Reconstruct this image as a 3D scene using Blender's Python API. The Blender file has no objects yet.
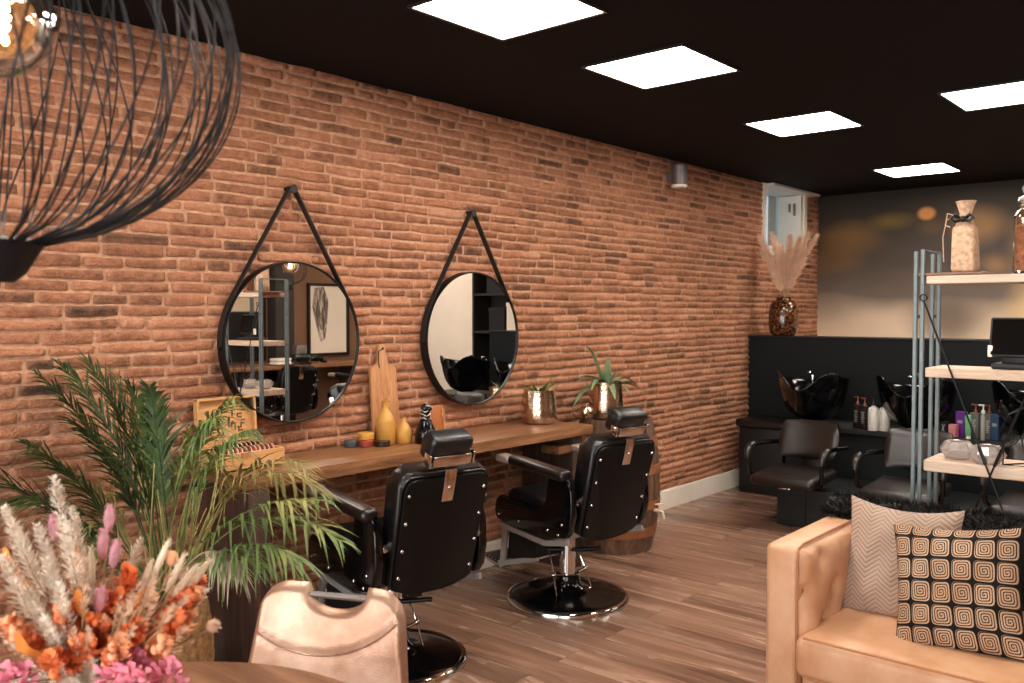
import bpy, bmesh, math, random
from mathutils import Vector, Matrix, noise
C = bpy.context.scene.collection
PI = math.pi
def R(d): return math.radians(d)
random.seed(7)
# ------------------------------------------------------------------ camera frame (metres, wall at x=0, floor z=0)
F, YAW, PIT = 881.59, -0.7134, -0.0341
CAM = Vector((3.814, 0.0, 1.643)); H = 2.897
FW = Vector((math.sin(YAW)*math.cos(PIT), math.cos(YAW)*math.cos(PIT), math.sin(PIT)))
RT = Vector((math.cos(YAW), -math.sin(YAW), 0)); UP = RT.cross(FW)
def ray(x, y): return FW + RT*((x-512)/F) - UP*((y-341.5)/F)
def at(x, y, t): return CAM + ray(x, y)*t                 # point at depth t
def on_z(x, y, z): d = ray(x, y); return CAM + d*((z-CAM.z)/d.z)
def on_x(x, y, X): d = ray(x, y); return CAM + d*((X-CAM.x)/d.x)
def on_y(x, y, Y): d = ray(x, y); return CAM + d*((Y-CAM.y)/d.y)
# ------------------------------------------------------------------ mesh helpers
def rotm(rx=0, ry=0, rz=0):
    return Matrix.Rotation(rz, 3, 'Z') @ Matrix.Rotation(ry, 3, 'Y') @ Matrix.Rotation(rx, 3, 'X')
class MB:
    def __init__(s): s.v = []; s.f = []; s.uv = {}
    def add(s, vs, fs, uvs=None):
        o = len(s.v); s.v += [tuple(v) for v in vs]
        for k, f in enumerate(fs):
            s.f.append(tuple(i+o for i in f))
        if uvs:
            for i, u in enumerate(uvs): s.uv[o+i] = u
        return s
    def bm(s, bm, M=None):
        bm.verts.index_update()
        vs = [(M @ v.co if M else v.co.copy()) for v in bm.verts]
        s.add(vs, [[v.index for v in f.verts] for f in bm.faces]); bm.free(); return s
    def box(s, c, size, rot=None, bevel=0.0, seg=2, taper=None):
        bm = bmesh.new(); bmesh.ops.create_cube(bm, size=1.0)
        for v in bm.verts:
            k = 1.0
            if taper and v.co.z > 0: k = taper
            v.co = Vector((v.co.x*size[0]*k, v.co.y*size[1]*k, v.co.z*size[2]))
        if bevel > 0:
            bmesh.ops.bevel(bm, geom=bm.edges[:], offset=min(bevel, min(size)*0.49), segments=seg, profile=0.5, affect='EDGES')
        m = (rot.to_4x4() if rot else Matrix.Identity(4)); m.translation = Vector(c)
        return s.bm(bm, m)
    def lathe(s, prof, n=32, c=(0, 0, 0), rot=None, cap=True):
        vs = []; fs = []; c = Vector(c)
        for (r, z) in prof:
            for k in range(n):
                a = 2*PI*k/n; p = Vector((r*math.cos(a), r*math.sin(a), z))
                vs.append((rot @ p if rot else p)+c)
        for i in range(len(prof)-1):
            for k in range(n):
                a = i*n+k; b = i*n+(k+1) % n
                fs.append((a, b, b+n, a+n))
        if cap:
            if prof[0][0] > 1e-5: fs.append(tuple(range(n))[::-1])
            if prof[-1][0] > 1e-5: fs.append(tuple(range((len(prof)-1)*n, len(prof)*n)))
        return s.add(vs, fs)
    def tube(s, pts, r, n=8, closed=False):
        pts = [Vector(p) for p in pts]; m = len(pts); vs = []; fs = []
        rr = r if isinstance(r, (list, tuple)) else [r]*m
        t0 = (pts[1]-pts[0]).normalized()
        ref = Vector((0, 0, 1)) if abs(t0.z) < .9 else Vector((1, 0, 0))
        nx = t0.cross(ref).normalized()
        for i, p in enumerate(pts):
            if closed: t = (pts[(i+1) % m]-pts[i-1]).normalized()
            else: t = (pts[min(i+1, m-1)]-pts[max(i-1, 0)]).normalized()
            nx = (nx-t*nx.dot(t))
            nx = nx.normalized() if nx.length > 1e-6 else t.orthogonal().normalized()
            ny = t.cross(nx)
            for k in range(n):
                a = 2*PI*k/n; vs.append(p+(nx*math.cos(a)+ny*math.sin(a))*rr[i])
        for i in range(m if closed else m-1):
            j = (i+1) % m
            for k in range(n):
                k2 = (k+1) % n; fs.append((i*n+k, i*n+k2, j*n+k2, j*n+k))
        if not closed:
            fs.append(tuple(range(n))[::-1]); fs.append(tuple((m-1)*n+k for k in range(n)))
        return s.add(vs, fs)
    def bar(s, a, b, w, h):                                   # straight box bar from a to b
        a = Vector(a); b = Vector(b); d = b-a; q = d.to_track_quat('Y', 'Z').to_matrix()
        return s.box((a+b)/2, (w, d.length, h), q)
    def prism(s, poly, thick, place, bevel=0):                # poly in 2-D, place(u,v,w)->xyz, w in +-thick/2
        n = len(poly); bm = bmesh.new()
        lo = [bm.verts.new(place(u, v, -thick/2)) for u, v in poly]; hi = [bm.verts.new(place(u, v, thick/2)) for u, v in poly]
        bm.faces.new(lo[::-1]); bm.faces.new(hi)
        for k in range(n): bm.faces.new((lo[k], lo[(k+1) % n], hi[(k+1) % n], hi[k]))
        if bevel: bmesh.ops.bevel(bm, geom=[e for e in bm.edges if any(len(f.verts) > 4 for f in e.link_faces)], offset=bevel, segments=2, profile=.5, affect='EDGES')
        bmesh.ops.recalc_face_normals(bm, faces=bm.faces)
        return s.bm(bm)
    def ball(s, c, r, scale=(1, 1, 1), n=12, rot=None):
        bm = bmesh.new(); bmesh.ops.create_uvsphere(bm, u_segments=n, v_segments=max(6, n//2), radius=r)
        for v in bm.verts: v.co = Vector((v.co.x*scale[0], v.co.y*scale[1], v.co.z*scale[2]))
        m = (rot.to_4x4() if rot else Matrix.Identity(4)); m.translation = Vector(c); return s.bm(bm, m)
    def blade(s, pts, w, side, tip=0.0, fold=0.0):            # leaf strip along pts, half-widths w list
        vs = []; fs = []; m = len(pts)
        for i, p in enumerate(pts):
            p = Vector(p); sd = Vector(side[i]) if isinstance(side, list) else Vector(side)
            vs += [p-sd*w[i], p+Vector((0, 0, -fold*w[i])), p+sd*w[i]]
        for i in range(m-1):
            a = 3*i; fs += [(a, a+1, a+4, a+3), (a+1, a+2, a+5, a+4)]
        return s.add(vs, fs)
    def build(s, name, mat, parent=None, smooth=38, loc=None, rz=0):
        me = bpy.data.meshes.new(name); me.from_pydata(s.v, [], s.f); me.validate(); me.update()
        if s.uv:
            ul = me.uv_layers.new(name='UVMap')
            for lp in me.loops: ul.data[lp.index].uv = s.uv.get(lp.vertex_index, (0, 0))
        me.polygons.foreach_set('use_smooth', [smooth > 0]*len(me.polygons))
        if 0 < smooth < 180: me.set_sharp_from_angle(angle=R(smooth))
        o = bpy.data.objects.new(name, me); C.objects.link(o); me.materials.append(mat)
        if parent: o.parent = parent
        if loc is not None: o.location = loc
        if rz: o.rotation_euler.z = rz
        return o
def tag(o, label, cat, group=None, kind=None):
    o['label'] = label; o['category'] = cat
    if group: o['group'] = group
    if kind: o['kind'] = kind
    return o
def thing(name, label, cat, loc=(0, 0, 0), rz=0, group=None):
    o = bpy.data.objects.new(name, None); C.objects.link(o); o.empty_display_size = .1
    o.location = loc; o.rotation_euler = (0, 0, rz); return tag(o, label, cat, group)
def struct(o, label=None):
    o['kind'] = 'structure'
    if label: o['label'] = label
    return o
def kids(o): return [c for c in bpy.data.objects if c.parent == o]
def dup(o, loc, rz, label, group=None):
    def cp(x, par):
        c = x.copy(); C.objects.link(c)
        if par: c.parent = par
        for k in kids(x): cp(k, c)
        return c
    r = cp(o, None); r.location = loc; r.rotation_euler = (0, 0, rz); r['label'] = label
    if group: r['group'] = group
    return r
# ------------------------------------------------------------------ materials
def lin(c): return tuple(((x/255)/12.92 if x/255 <= .04045 else ((x/255+.055)/1.055)**2.4) for x in c)+(1,)
class NT:
    def __init__(s, name):
        s.m = bpy.data.materials.new(name); s.m.use_nodes = True; s.t = s.m.node_tree; s.n = s.t.nodes
        s.b = s.n['Principled BSDF']; s.out = s.n['Material Output']
    def node(s, ty, **kw):
        n = s.n.new(ty)
        for k, v in kw.items():
            if hasattr(n, k): setattr(n, k, v)
        return n
    def link(s, a, b): s.t.links.new(a, b)
    def math(s, op, a, b=None, c=None):
        n = s.n.new('ShaderNodeMath'); n.operation = op
        for i, x in enumerate((a, b, c)):
            if x is None: continue
            if isinstance(x, (int, float)): n.inputs[i].default_value = x
            else: s.link(x, n.inputs[i])
        return n.outputs[0]
    def ramp(s, fac, stops, interp='LINEAR'):
        n = s.n.new('ShaderNodeValToRGB'); n.color_ramp.interpolation = interp; e = n.color_ramp.elements
        while len(e) < len(stops): e.new(0.5)
        for k, (p, c) in enumerate(stops): e[k].position = p; e[k].color = c if len(c) == 4 else lin(c)
        s.link(fac, n.inputs[0]); return n.outputs[0]
    def mix(s, fac, a, b, blend='MIX'):
        n = s.n.new('ShaderNodeMix'); n.data_type = 'RGBA'; n.blend_type = blend
        for sock, x in ((n.inputs[0], fac), (n.inputs[6], a), (n.inputs[7], b)):
            if isinstance(x, (int, float)): sock.default_value = x
            elif isinstance(x, tuple): sock.default_value = x if len(x) == 4 else lin(x)
            else: s.link(x, sock)
        return n.outputs[2]
    def coord(s, which='Object', scale=(1, 1, 1), rot=(0, 0, 0), loc=(0, 0, 0)):
        tc = s.n.new('ShaderNodeTexCoord'); mp = s.n.new('ShaderNodeMapping')
        mp.inputs['Scale'].default_value = scale; mp.inputs['Rotation'].default_value = rot; mp.inputs['Location'].default_value = loc
        s.link(tc.outputs[which], mp.inputs[0]); return mp.outputs[0]
    def noise(s, vec, scale, detail=3, rough=.55, dist=0, out='Fac'):
        n = s.n.new('ShaderNodeTexNoise'); n.inputs['Scale'].default_value = scale; n.inputs['Detail'].default_value = detail
        n.inputs['Roughness'].default_value = rough; n.inputs['Distortion'].default_value = dist
        if vec is not None: s.link(vec, n.inputs['Vector'])
        return n.outputs[out]
    def bump(s, h, strength=.3, dist=.01, prev=None):
        n = s.n.new('ShaderNodeBump'); n.inputs['Strength'].default_value = strength; n.inputs['Distance'].default_value = dist
        s.link(h, n.inputs['Height']); s.link(n.outputs[0], s.b.inputs['Normal']); return n.outputs[0]
    def set(s, **kw):
        for k, v in kw.items():
            k = {'base': 'Base Color', 'rough': 'Roughness', 'metal': 'Metallic', 'spec': 'Specular IOR Level', 'trans': 'Transmission Weight', 'coat': 'Coat Weight', 'sheen': 'Sheen Weight', 'ior': 'IOR', 'alpha': 'Alpha', 'sss': 'Subsurface Weight'}.get(k, k)
            sk = s.b.inputs[k]
            if isinstance(v, tuple): sk.default_value = v if len(v) == 4 else lin(v)
            elif isinstance(v, (int, float)): sk.default_value = v
            else: s.link(v, sk)
        return s
def simple(name, col, rough=.5, metal=0, var=.0, nscale=30, bump=0, bscale=120, **kw):
    m = NT(name); m.set(base=col, rough=rough, metal=metal, **kw)
    v = m.coord()
    if var:
        c = lin(col); lo = tuple(x*(1-var) for x in c[:3])+(1,); hi = tuple(min(1, x*(1+var)) for x in c[:3])+(1,)
        m.set(base=m.ramp(m.noise(v, nscale, 4), [(.3, lo), (.7, hi)]))
    if bump: m.bump(m.noise(v, bscale, 4), bump, .004)
    return m.m
def emit(name, col, strength):
    m = NT(name); m.set(base=(0, 0, 0)); m.b.inputs['Emission Color'].default_value = lin(col); m.b.inputs['Emission Strength'].default_value = strength; return m.m
def wood(name, c1, c2, c3, axis='X', rough=.45, scale=1.0, grain=14):
    m = NT(name); sc = {'X': (1.2, grain, grain), 'Y': (grain, 1.2, grain), 'Z': (grain, grain, 1.2)}[axis]
    v = m.coord('Object', tuple(x*scale for x in sc))
    n1 = m.noise(v, 1.6, 6, .62, .6); n2 = m.noise(v, 9, 3, .6)
    f = m.math('ADD', m.math('MULTIPLY', n1, .75), m.math('MULTIPLY', n2, .25))
    m.set(base=m.ramp(f, [(.32, c1), (.5, c2), (.68, c3)]), rough=rough); m.bump(f, .25, .004); return m.m

def brick_mat():
    m = NT('brick_faces'); a = m.node('ShaderNodeAttribute'); a.attribute_name = 'tone'
    v = m.coord()
    n = m.noise(v, 22, 5, .65); n2 = m.noise(v, 90, 3, .6); n3 = m.noise(v, 5, 2, .5)
    f = m.math('ADD', a.outputs['Fac'], m.math('MULTIPLY', m.math('SUBTRACT', n, .5), .95))
    f = m.math('ADD', f, m.math('MULTIPLY', m.math('SUBTRACT', n3, .5), .6))
    col = m.ramp(f, [(.0, (46, 29, 23)), (.24, (98, 62, 45)), (.5, (153, 98, 70)), (.75, (184, 123, 91)), (1, (206, 150, 120))])
    e = m.node('ShaderNodeAttribute'); e.attribute_name = 'edge'                       # old mortar smeared over the brick rims
    ef = m.math('MULTIPLY', e.outputs['Fac'], m.math('ADD', .35, m.math('MULTIPLY', n, .8)))
    col = m.mix(ef, col, (204, 156, 125))
    m.set(base=col, rough=.86, spec=.25); m.bump(m.math('ADD', n, m.math('MULTIPLY', n2, .8)), 1.0, .012); return m.m
M = {}
M['brick'] = brick_mat()
def mortar():
    m = NT('mortar'); v = m.coord(); n = m.noise(v, 30, 5, .6)
    m.set(base=m.ramp(n, [(.3, (172, 126, 99)), (.7, (214, 170, 138))]), rough=.9, spec=.2); m.bump(m.noise(v, 110, 4), .6, .006); return m.m
M['mortar'] = mortar()
def floor_mat():
    m = NT('laminate_planks')
    v = m.coord('Object', (1, 1, 1)); br = m.node('ShaderNodeTexBrick'); m.link(v, br.inputs['Vector'])
    br.offset = .37; br.inputs['Scale'].default_value = 1; br.inputs['Brick Width'].default_value = 1.3; br.inputs['Row Height'].default_value = .19
    br.inputs['Mortar Size'].default_value = .0013; br.inputs['Mortar Smooth'].default_value = .1
    br.inputs['Color1'].default_value = (.0, .0, .0, 1); br.inputs['Color2'].default_value = (1, 1, 1, 1); br.inputs['Mortar'].default_value = (.5, .5, .5, 1)
    sep = m.node('ShaderNodeSeparateColor'); m.link(br.outputs['Color'], sep.inputs[0])
    # per-plank shifted grain
    cb = m.node('ShaderNodeCombineXYZ'); m.link(m.math('MULTIPLY', sep.outputs[0], 7.0), cb.inputs[0]); m.link(m.math('MULTIPLY', sep.outputs[0], 3.0), cb.inputs[2])
    va = m.node('ShaderNodeVectorMath'); va.operation = 'ADD'; m.link(m.coord('Object', (.8, 7.5, 1)), va.inputs[0]); m.link(cb.outputs[0], va.inputs[1])
    n1 = m.noise(va.outputs[0], 1.5, 5, .52, .8); n2 = m.noise(va.outputs[0], 7, 4, .6)
    f = m.math('ADD', m.math('MULTIPLY', n1, .9), m.math('MULTIPLY', n2, .1))
    col = m.ramp(f, [(.28, (102, 75, 61)), (.45, (140, 108, 90)), (.58, (162, 129, 110)), (.78, (176, 143, 122))])
    tint = m.ramp(sep.outputs[0], [(0, (205, 200, 196)), (1, (255, 250, 246))]); col = m.mix(1.0, col, tint, 'MULTIPLY')
    col = m.mix(br.outputs['Fac'], col, (52, 38, 30))
    m.set(base=col, rough=m.ramp(n1, [(.3, (120, 120, 120)), (.7, (150, 150, 150))]), spec=.45); m.bump(f, .12, .003); return m.m
M['floor'] = floor_mat()
def ceil_mat():
    m = NT('black_ceiling_tiles'); v = m.coord('Object', (1, 1, 1), loc=(.11, .085, 0)); br = m.node('ShaderNodeTexBrick'); m.link(v, br.inputs['Vector'])
    br.offset = 0; br.inputs['Scale'].default_value = 1; br.inputs['Brick Width'].default_value = .6; br.inputs['Row Height'].default_value = .6; br.inputs['Mortar Size'].default_value = .004
    for k, c in (('Color1', (15, 12, 11)), ('Color2', (17, 14, 12)), ('Mortar', (5, 4, 4))): br.inputs[k].default_value = lin(c)
    m.set(base=br.outputs['Color'], rough=.8, spec=.15); m.bump(m.noise(v, 200, 3), .2, .002); return m.m
M['ceiling'] = ceil_mat()
def mural_mat():
    m = NT('printed_mural'); tc = m.node('ShaderNodeTexCoord'); sp = m.node('ShaderNodeSeparateXYZ'); m.link(tc.outputs['Object'], sp.inputs[0])
    x, z = sp.outputs[0], sp.outputs[2]
    v = m.coord('Object', (1.0, 1, 1.5)); w = m.noise(v, 1.4, 2, .4)
    zz = m.math('ADD', z, m.math('MULTIPLY', m.math('SUBTRACT', w, .5), .35))
    f = m.math('DIVIDE', m.math('SUBTRACT', zz, 1.1), 1.8)
    base = m.ramp(f, [(.10, (250, 226, 196)), (.24, (214, 188, 162)), (.40, (110, 96, 85)), (.6, (76, 65, 57)), (.86, (58, 50, 39)), (1, (46, 39, 29))])
    def blob(cx, cz, rx, rz, col, amt, b):
        dx = m.math('DIVIDE', m.math('SUBTRACT', x, cx), rx); dz = m.math('DIVIDE', m.math('SUBTRACT', z, cz), rz)
        d = m.math('SQRT', m.math('ADD', m.math('MULTIPLY', dx, dx), m.math('MULTIPLY', dz, dz)))
        d = m.math('ADD', d, m.math('MULTIPLY', m.math('SUBTRACT', w, .5), .9))
        k = m.math('MULTIPLY', m.ramp(d, [(.1, (255, 255, 255)), (1, (0, 0, 0))], 'EASE'), amt); return m.mix(k, b, col)
    for a in ((.35, 2.45, .5, .22, (150, 110, 62), .6), (.15, 2.2, .45, .2, (136, 98, 56), .5), (.75, 2.58, .35, .14, (130, 104, 50), .7), (1.62, 2.5, .34, .3, (170, 124, 74), .6), (2.1, 2.25, .35, .5, (190, 142, 88), .7), (1.75, 2.1, .2, .16, (170, 126, 78), .5), (1.35, 1.55, .5, .42, (72, 58, 50), .75), (2.15, 1.62, .45, .42, (226, 186, 130), .8), (1.15, 2.5, .2, .14, (100, 74, 38), .5)):
        base = blob(*a[:6], base)
    dx = m.math('DIVIDE', m.math('SUBTRACT', x, 1.12), .11); dz = m.math('DIVIDE', m.math('SUBTRACT', z, 2.635), .085)
    d = m.math('SQRT', m.math('ADD', m.math('MULTIPLY', dx, dx), m.math('MULTIPLY', dz, dz)))
    base = m.mix(m.math('MULTIPLY', m.ramp(d, [(.45, (255, 255, 255)), (1.2, (0, 0, 0))], 'EASE'), .9), base, (224, 152, 88))
    m.set(base=base, rough=.55, spec=.3); return m.m
M['mural'] = mural_mat()
M['white'] = simple('white_paint', (242, 232, 218), .5, var=.03, nscale=8)
M['tanwall'] = simple('tan_paint', (128, 92, 66), .7, var=.05, nscale=3)
M['cream'] = simple('cream_paint', (240, 226, 208), .7, var=.03, nscale=3)
M['counter'] = wood('counter_wood', (92, 58, 36), (136, 92, 60), (168, 120, 82), 'Y', .38, 1.2)
M['darkwood'] = wood('dark_leg_wood', (40, 26, 21), (66, 44, 36), (92, 64, 52), 'Z', .55, 1.4)
M['tablewood'] = wood('table_wood', (88, 56, 40), (124, 84, 60), (158, 114, 84), 'X', .4, 1.0)
M['boardwood'] = wood('board_wood', (156, 102, 64), (190, 132, 86), (210, 158, 110), 'Z', .5, 1.6)
M['shelfwood'] = wood('shelf_wood', (178, 146, 120), (204, 178, 154), (222, 204, 188), 'X', .55, 1.5)
M['boxwood'] = wood('box_wood', (196, 138, 84), (216, 162, 106), (230, 184, 134), 'Y', .5, 2)
M['blackleather'] = simple('black_leather', (11, 11, 13), .33, bump=.12, bscale=260, spec=.55)
M['armleather'] = simple('arm_leather', (15, 13, 13), .3, bump=.1, bscale=220, spec=.6)
M['blackgloss'] = simple('black_gloss', (7, 7, 8), .13, spec=.42)
M['blackmatte'] = simple('black_matte', (10, 10, 11), .55)
M['backvinyl'] = simple('black_vinyl', (4, 4, 5), .5, bump=.05, bscale=300, spec=.25)
M['partition'] = simple('charcoal_panel', (19, 23, 25), .6, var=.08, nscale=3, spec=.2)
M['chrome'] = simple('chrome', (214, 212, 210), .1, 1.0)
M['softchrome'] = simple('brushed_chrome', (190, 188, 186), .24, 1.0)
M['paleste'] = simple('pale_steel_strap', (186, 188, 188), .25, .6)
M['armtip'] = simple('armrest_tip_metal', (168, 150, 136), .35, .35)
M['bronze'] = simple('bracket_plate', (196, 178, 164), .22, 1.0)
M['blackmetal'] = simple('black_metal', (16, 15, 15), .4, .3)
M['shelfsteel'] = simple('raw_steel', (112, 124, 126), .45, .45, var=.12, nscale=25)
M['rod'] = simple('dark_rod', (34, 34, 36), .35, .6)
M['mirror'] = simple('mirror_silver', (235, 232, 228), .0, 1.0)
M['strap'] = simple('strap_leather', (22, 17, 15), .6)
M['hammer'] = None
def hammered():
    m = NT('hammered_metal'); v = m.coord(); vo = m.node('ShaderNodeTexVoronoi'); vo.inputs['Scale'].default_value = 75; m.link(v, vo.inputs['Vector'])
    m.set(base=(216, 190, 164), rough=.2, metal=1.0); m.bump(vo.outputs['Distance'], .18, .005); return m.m
M['hammer'] = hammered()
def vase_mat():
    m = NT('tortoise_glaze'); v = m.coord(); n = m.noise(v, 40, 4, .6, 1.0)
    m.set(base=m.ramp(n, [(.42, (26, 15, 11)), (.52, (70, 40, 22)), (.58, (150, 94, 48)), (.64, (48, 27, 18))]), rough=.12, spec=.6); return m.m
M['vase'] = vase_mat()
M['pampas'] = simple('pampas_plume', (224, 186, 156), .9, var=.15, nscale=14)
def leaf_mat(name, a, b, c, rough=.5):
    m = NT(name); v = m.coord(); n = m.noise(v, 5, 3, .6); m.set(base=m.ramp(n, [(.3, a), (.5, b), (.68, c)]), rough=rough, spec=.35)
    m.b.inputs['Subsurface Weight'].default_value = 0.0; return m.m
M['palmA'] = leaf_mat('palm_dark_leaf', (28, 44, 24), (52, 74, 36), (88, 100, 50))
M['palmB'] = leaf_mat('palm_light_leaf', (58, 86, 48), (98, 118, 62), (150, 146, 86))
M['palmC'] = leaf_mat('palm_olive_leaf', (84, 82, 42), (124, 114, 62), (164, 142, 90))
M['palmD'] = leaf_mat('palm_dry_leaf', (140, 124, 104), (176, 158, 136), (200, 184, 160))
M['palmstem'] = leaf_mat('palm_stem', (96, 98, 50), (134, 128, 72), (170, 156, 96))
M['agave'] = leaf_mat('agave_leaf', (84, 110, 84), (126, 148, 108), (176, 180, 120))
M['succ'] = leaf_mat('small_plant_leaf', (66, 92, 42), (98, 122, 60), (146, 152, 82))
def wicker():
    m = NT('wicker'); v = m.coord('UV'); w = m.node('ShaderNodeTexWave'); w.inputs['Scale'].default_value = 9; w.inputs['Distortion'].default_value = 1.5; w.bands_direction = 'Y'; m.link(v, w.inputs['Vector'])
    m.set(base=m.ramp(m.noise(m.coord(), 40, 4), [(.3, (92, 62, 36)), (.7, (172, 128, 80))]), rough=.75); return m.m
M['wicker'] = wicker()
M['soil'] = simple('soil', (48, 36, 28), .95, var=.4, nscale=60)
M['barrel'] = wood('barrel_staves', (52, 36, 28), (92, 66, 50), (138, 104, 78), 'Z', .6, 1.2)
M['hoop'] = simple('rusted_hoop', (142, 92, 58), .6, .25, var=.25, nscale=18)
M['tap'] = simple('tap_plastic', (214, 196, 172), .5)
def leather(name, c, wear):
    m = NT(name); v = m.coord(); n = m.noise(v, 5, 4, .6); m.set(base=m.mix(m.ramp(n, [(.35, (0, 0, 0)), (.75, (255, 255, 255))]), c, wear), rough=.36, spec=.5)
    vo = m.node('ShaderNodeTexVoronoi'); vo.inputs['Scale'].default_value = 240; m.link(v, vo.inputs['Vector'])
    m.bump(m.math('ADD', vo.outputs['Distance'], m.noise(v, 14, 3)), .12, .005); return m.m
M['sofa'] = leather('sofa_leather', (192, 140, 102), (216, 174, 140))
M['chairleather'] = leather('tan_chair_leather', (158, 114, 88), (206, 172, 150))
M['chairleather'].node_tree.nodes['Principled BSDF'].inputs['Metallic'].default_value = .55
M['piping'] = simple('sofa_piping', (170, 112, 72), .5)
def chevron():
    m = NT('chevron_velvet'); tc = m.node('ShaderNodeTexCoord'); sp = m.node('ShaderNodeSeparateXYZ'); m.link(tc.outputs['UV'], sp.inputs[0])
    zig = m.math('ABSOLUTE', m.math('SUBTRACT', m.math('FRACT', m.math('MULTIPLY', sp.outputs[0], 4.2)), .5))
    f = m.math('FRACT', m.math('ADD', m.math('MULTIPLY', sp.outputs[1], 24), m.math('MULTIPLY', zig, 4.4)))
    k = m.ramp(f, [(.0, (0, 0, 0)), (.18, (255, 255, 255)), (.6, (255, 255, 255)), (.8, (0, 0, 0))])
    m.set(base=m.mix(k, (140, 117, 101), (170, 144, 126)), rough=.75, sheen=.2); m.bump(k, .5, .006); return m.m
M['chevron'] = chevron()
def spirals():
    m = NT('spiral_print'); tc = m.node('ShaderNodeTexCoord'); sp = m.node('ShaderNodeSeparateXYZ'); m.link(tc.outputs['UV'], sp.inputs[0])
    u = m.math('SUBTRACT', m.math('FRACT', m.math('MULTIPLY', sp.outputs[0], 6.0)), .5); v = m.math('SUBTRACT', m.math('FRACT', m.math('MULTIPLY', sp.outputs[1], 5.5)), .5)
    au = m.math('ABSOLUTE', u); av = m.math('ABSOLUTE', v)
    p = 5.0
    d = m.math('POWER', m.math('ADD', m.math('POWER', au, p), m.math('POWER', av, p)), 1/p)
    ang = m.math('DIVIDE', m.math('ARCTAN2', v, u), 2*PI)
    f = m.math('FRACT', m.math('ADD', m.math('MULTIPLY', d, 9.0), ang))
    ln = m.ramp(f, [(.0, (0, 0, 0)), (.28, (0, 0, 0)), (.4, (255, 255, 255)), (.88, (255, 255, 255)), (1, (0, 0, 0))])
    out = m.ramp(d, [(.44, (255, 255, 255)), (.465, (0, 0, 0))])
    k = m.math('MULTIPLY', ln, out)
    cream = m.mix(m.noise(m.coord(), 6, 2), (196, 172, 148), (168, 122, 84))
    m.set(base=m.mix(k, (12, 9, 8), cream), rough=.75, spec=.2); m.bump(k, .3, .003); return m.m
M['spiral'] = spirals()
M['fur'] = simple('black_fur', (9, 6, 5), .6, var=.4, nscale=30, spec=.25)
M['clearglass'] = None
def glass(name, col, rough=.03):
    m = NT(name); m.set(base=col, rough=rough, trans=1.0, ior=1.45); return m.m
M['clearglass'] = glass('clear_glass', (248, 240, 232))
M['facetglass'] = simple('facet_glass', (248, 238, 232), .15, trans=.8)
M['darkglass'] = simple('dark_glass', (16, 13, 12), .08, spec=.6)
M['amber'] = simple('smoked_bulb', (214, 186, 158), .03, 0, trans=.95)
M['lace'] = simple('lace_wrap', (204, 168, 138), .8, var=.35, nscale=60, bump=.8, bscale=60)
M['ribbon'] = simple('black_ribbon', (20, 16, 18), .4)
M['nuts'] = simple('jar_filling', (176, 122, 92), .7, var=.5, nscale=45, bump=1, bscale=45)
M['mustard'] = simple('mustard_glaze', (206, 152, 72), .4, var=.1, nscale=12, bump=.2, bscale=40)
M['tanleather'] = simple('pouch_leather', (176, 104, 58), .5, var=.08, nscale=12)
M['leatherlace'] = simple('pouch_lace', (206, 146, 96), .5)
M['silvermark'] = simple('silver_paint', (200, 196, 190), .35, .5)
M['ceilglow'] = emit('light_diffuser', (255, 242, 228), 22.0)
M['frameblack'] = simple('light_frame', (20, 17, 15), .5)
M['filament'] = emit('bulb_filament', (255, 206, 150), 110.0)
M['steelcyl'] = simple('grey_cylinder', (120, 112, 108), .4, .6)
M['bottlewhite'] = simple('bottle_white', (222, 216, 208), .35)
M['bottleblack'] = simple('bottle_black', (22, 22, 24), .35)
M['labelgrey'] = simple('label_print', (150, 148, 144), .6)
M['windowglass'] = glass('window_glass', (190, 216, 224), .05)
def tinm(n, c): return simple(n, c, .35, .1)
print('materials ok')
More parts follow.
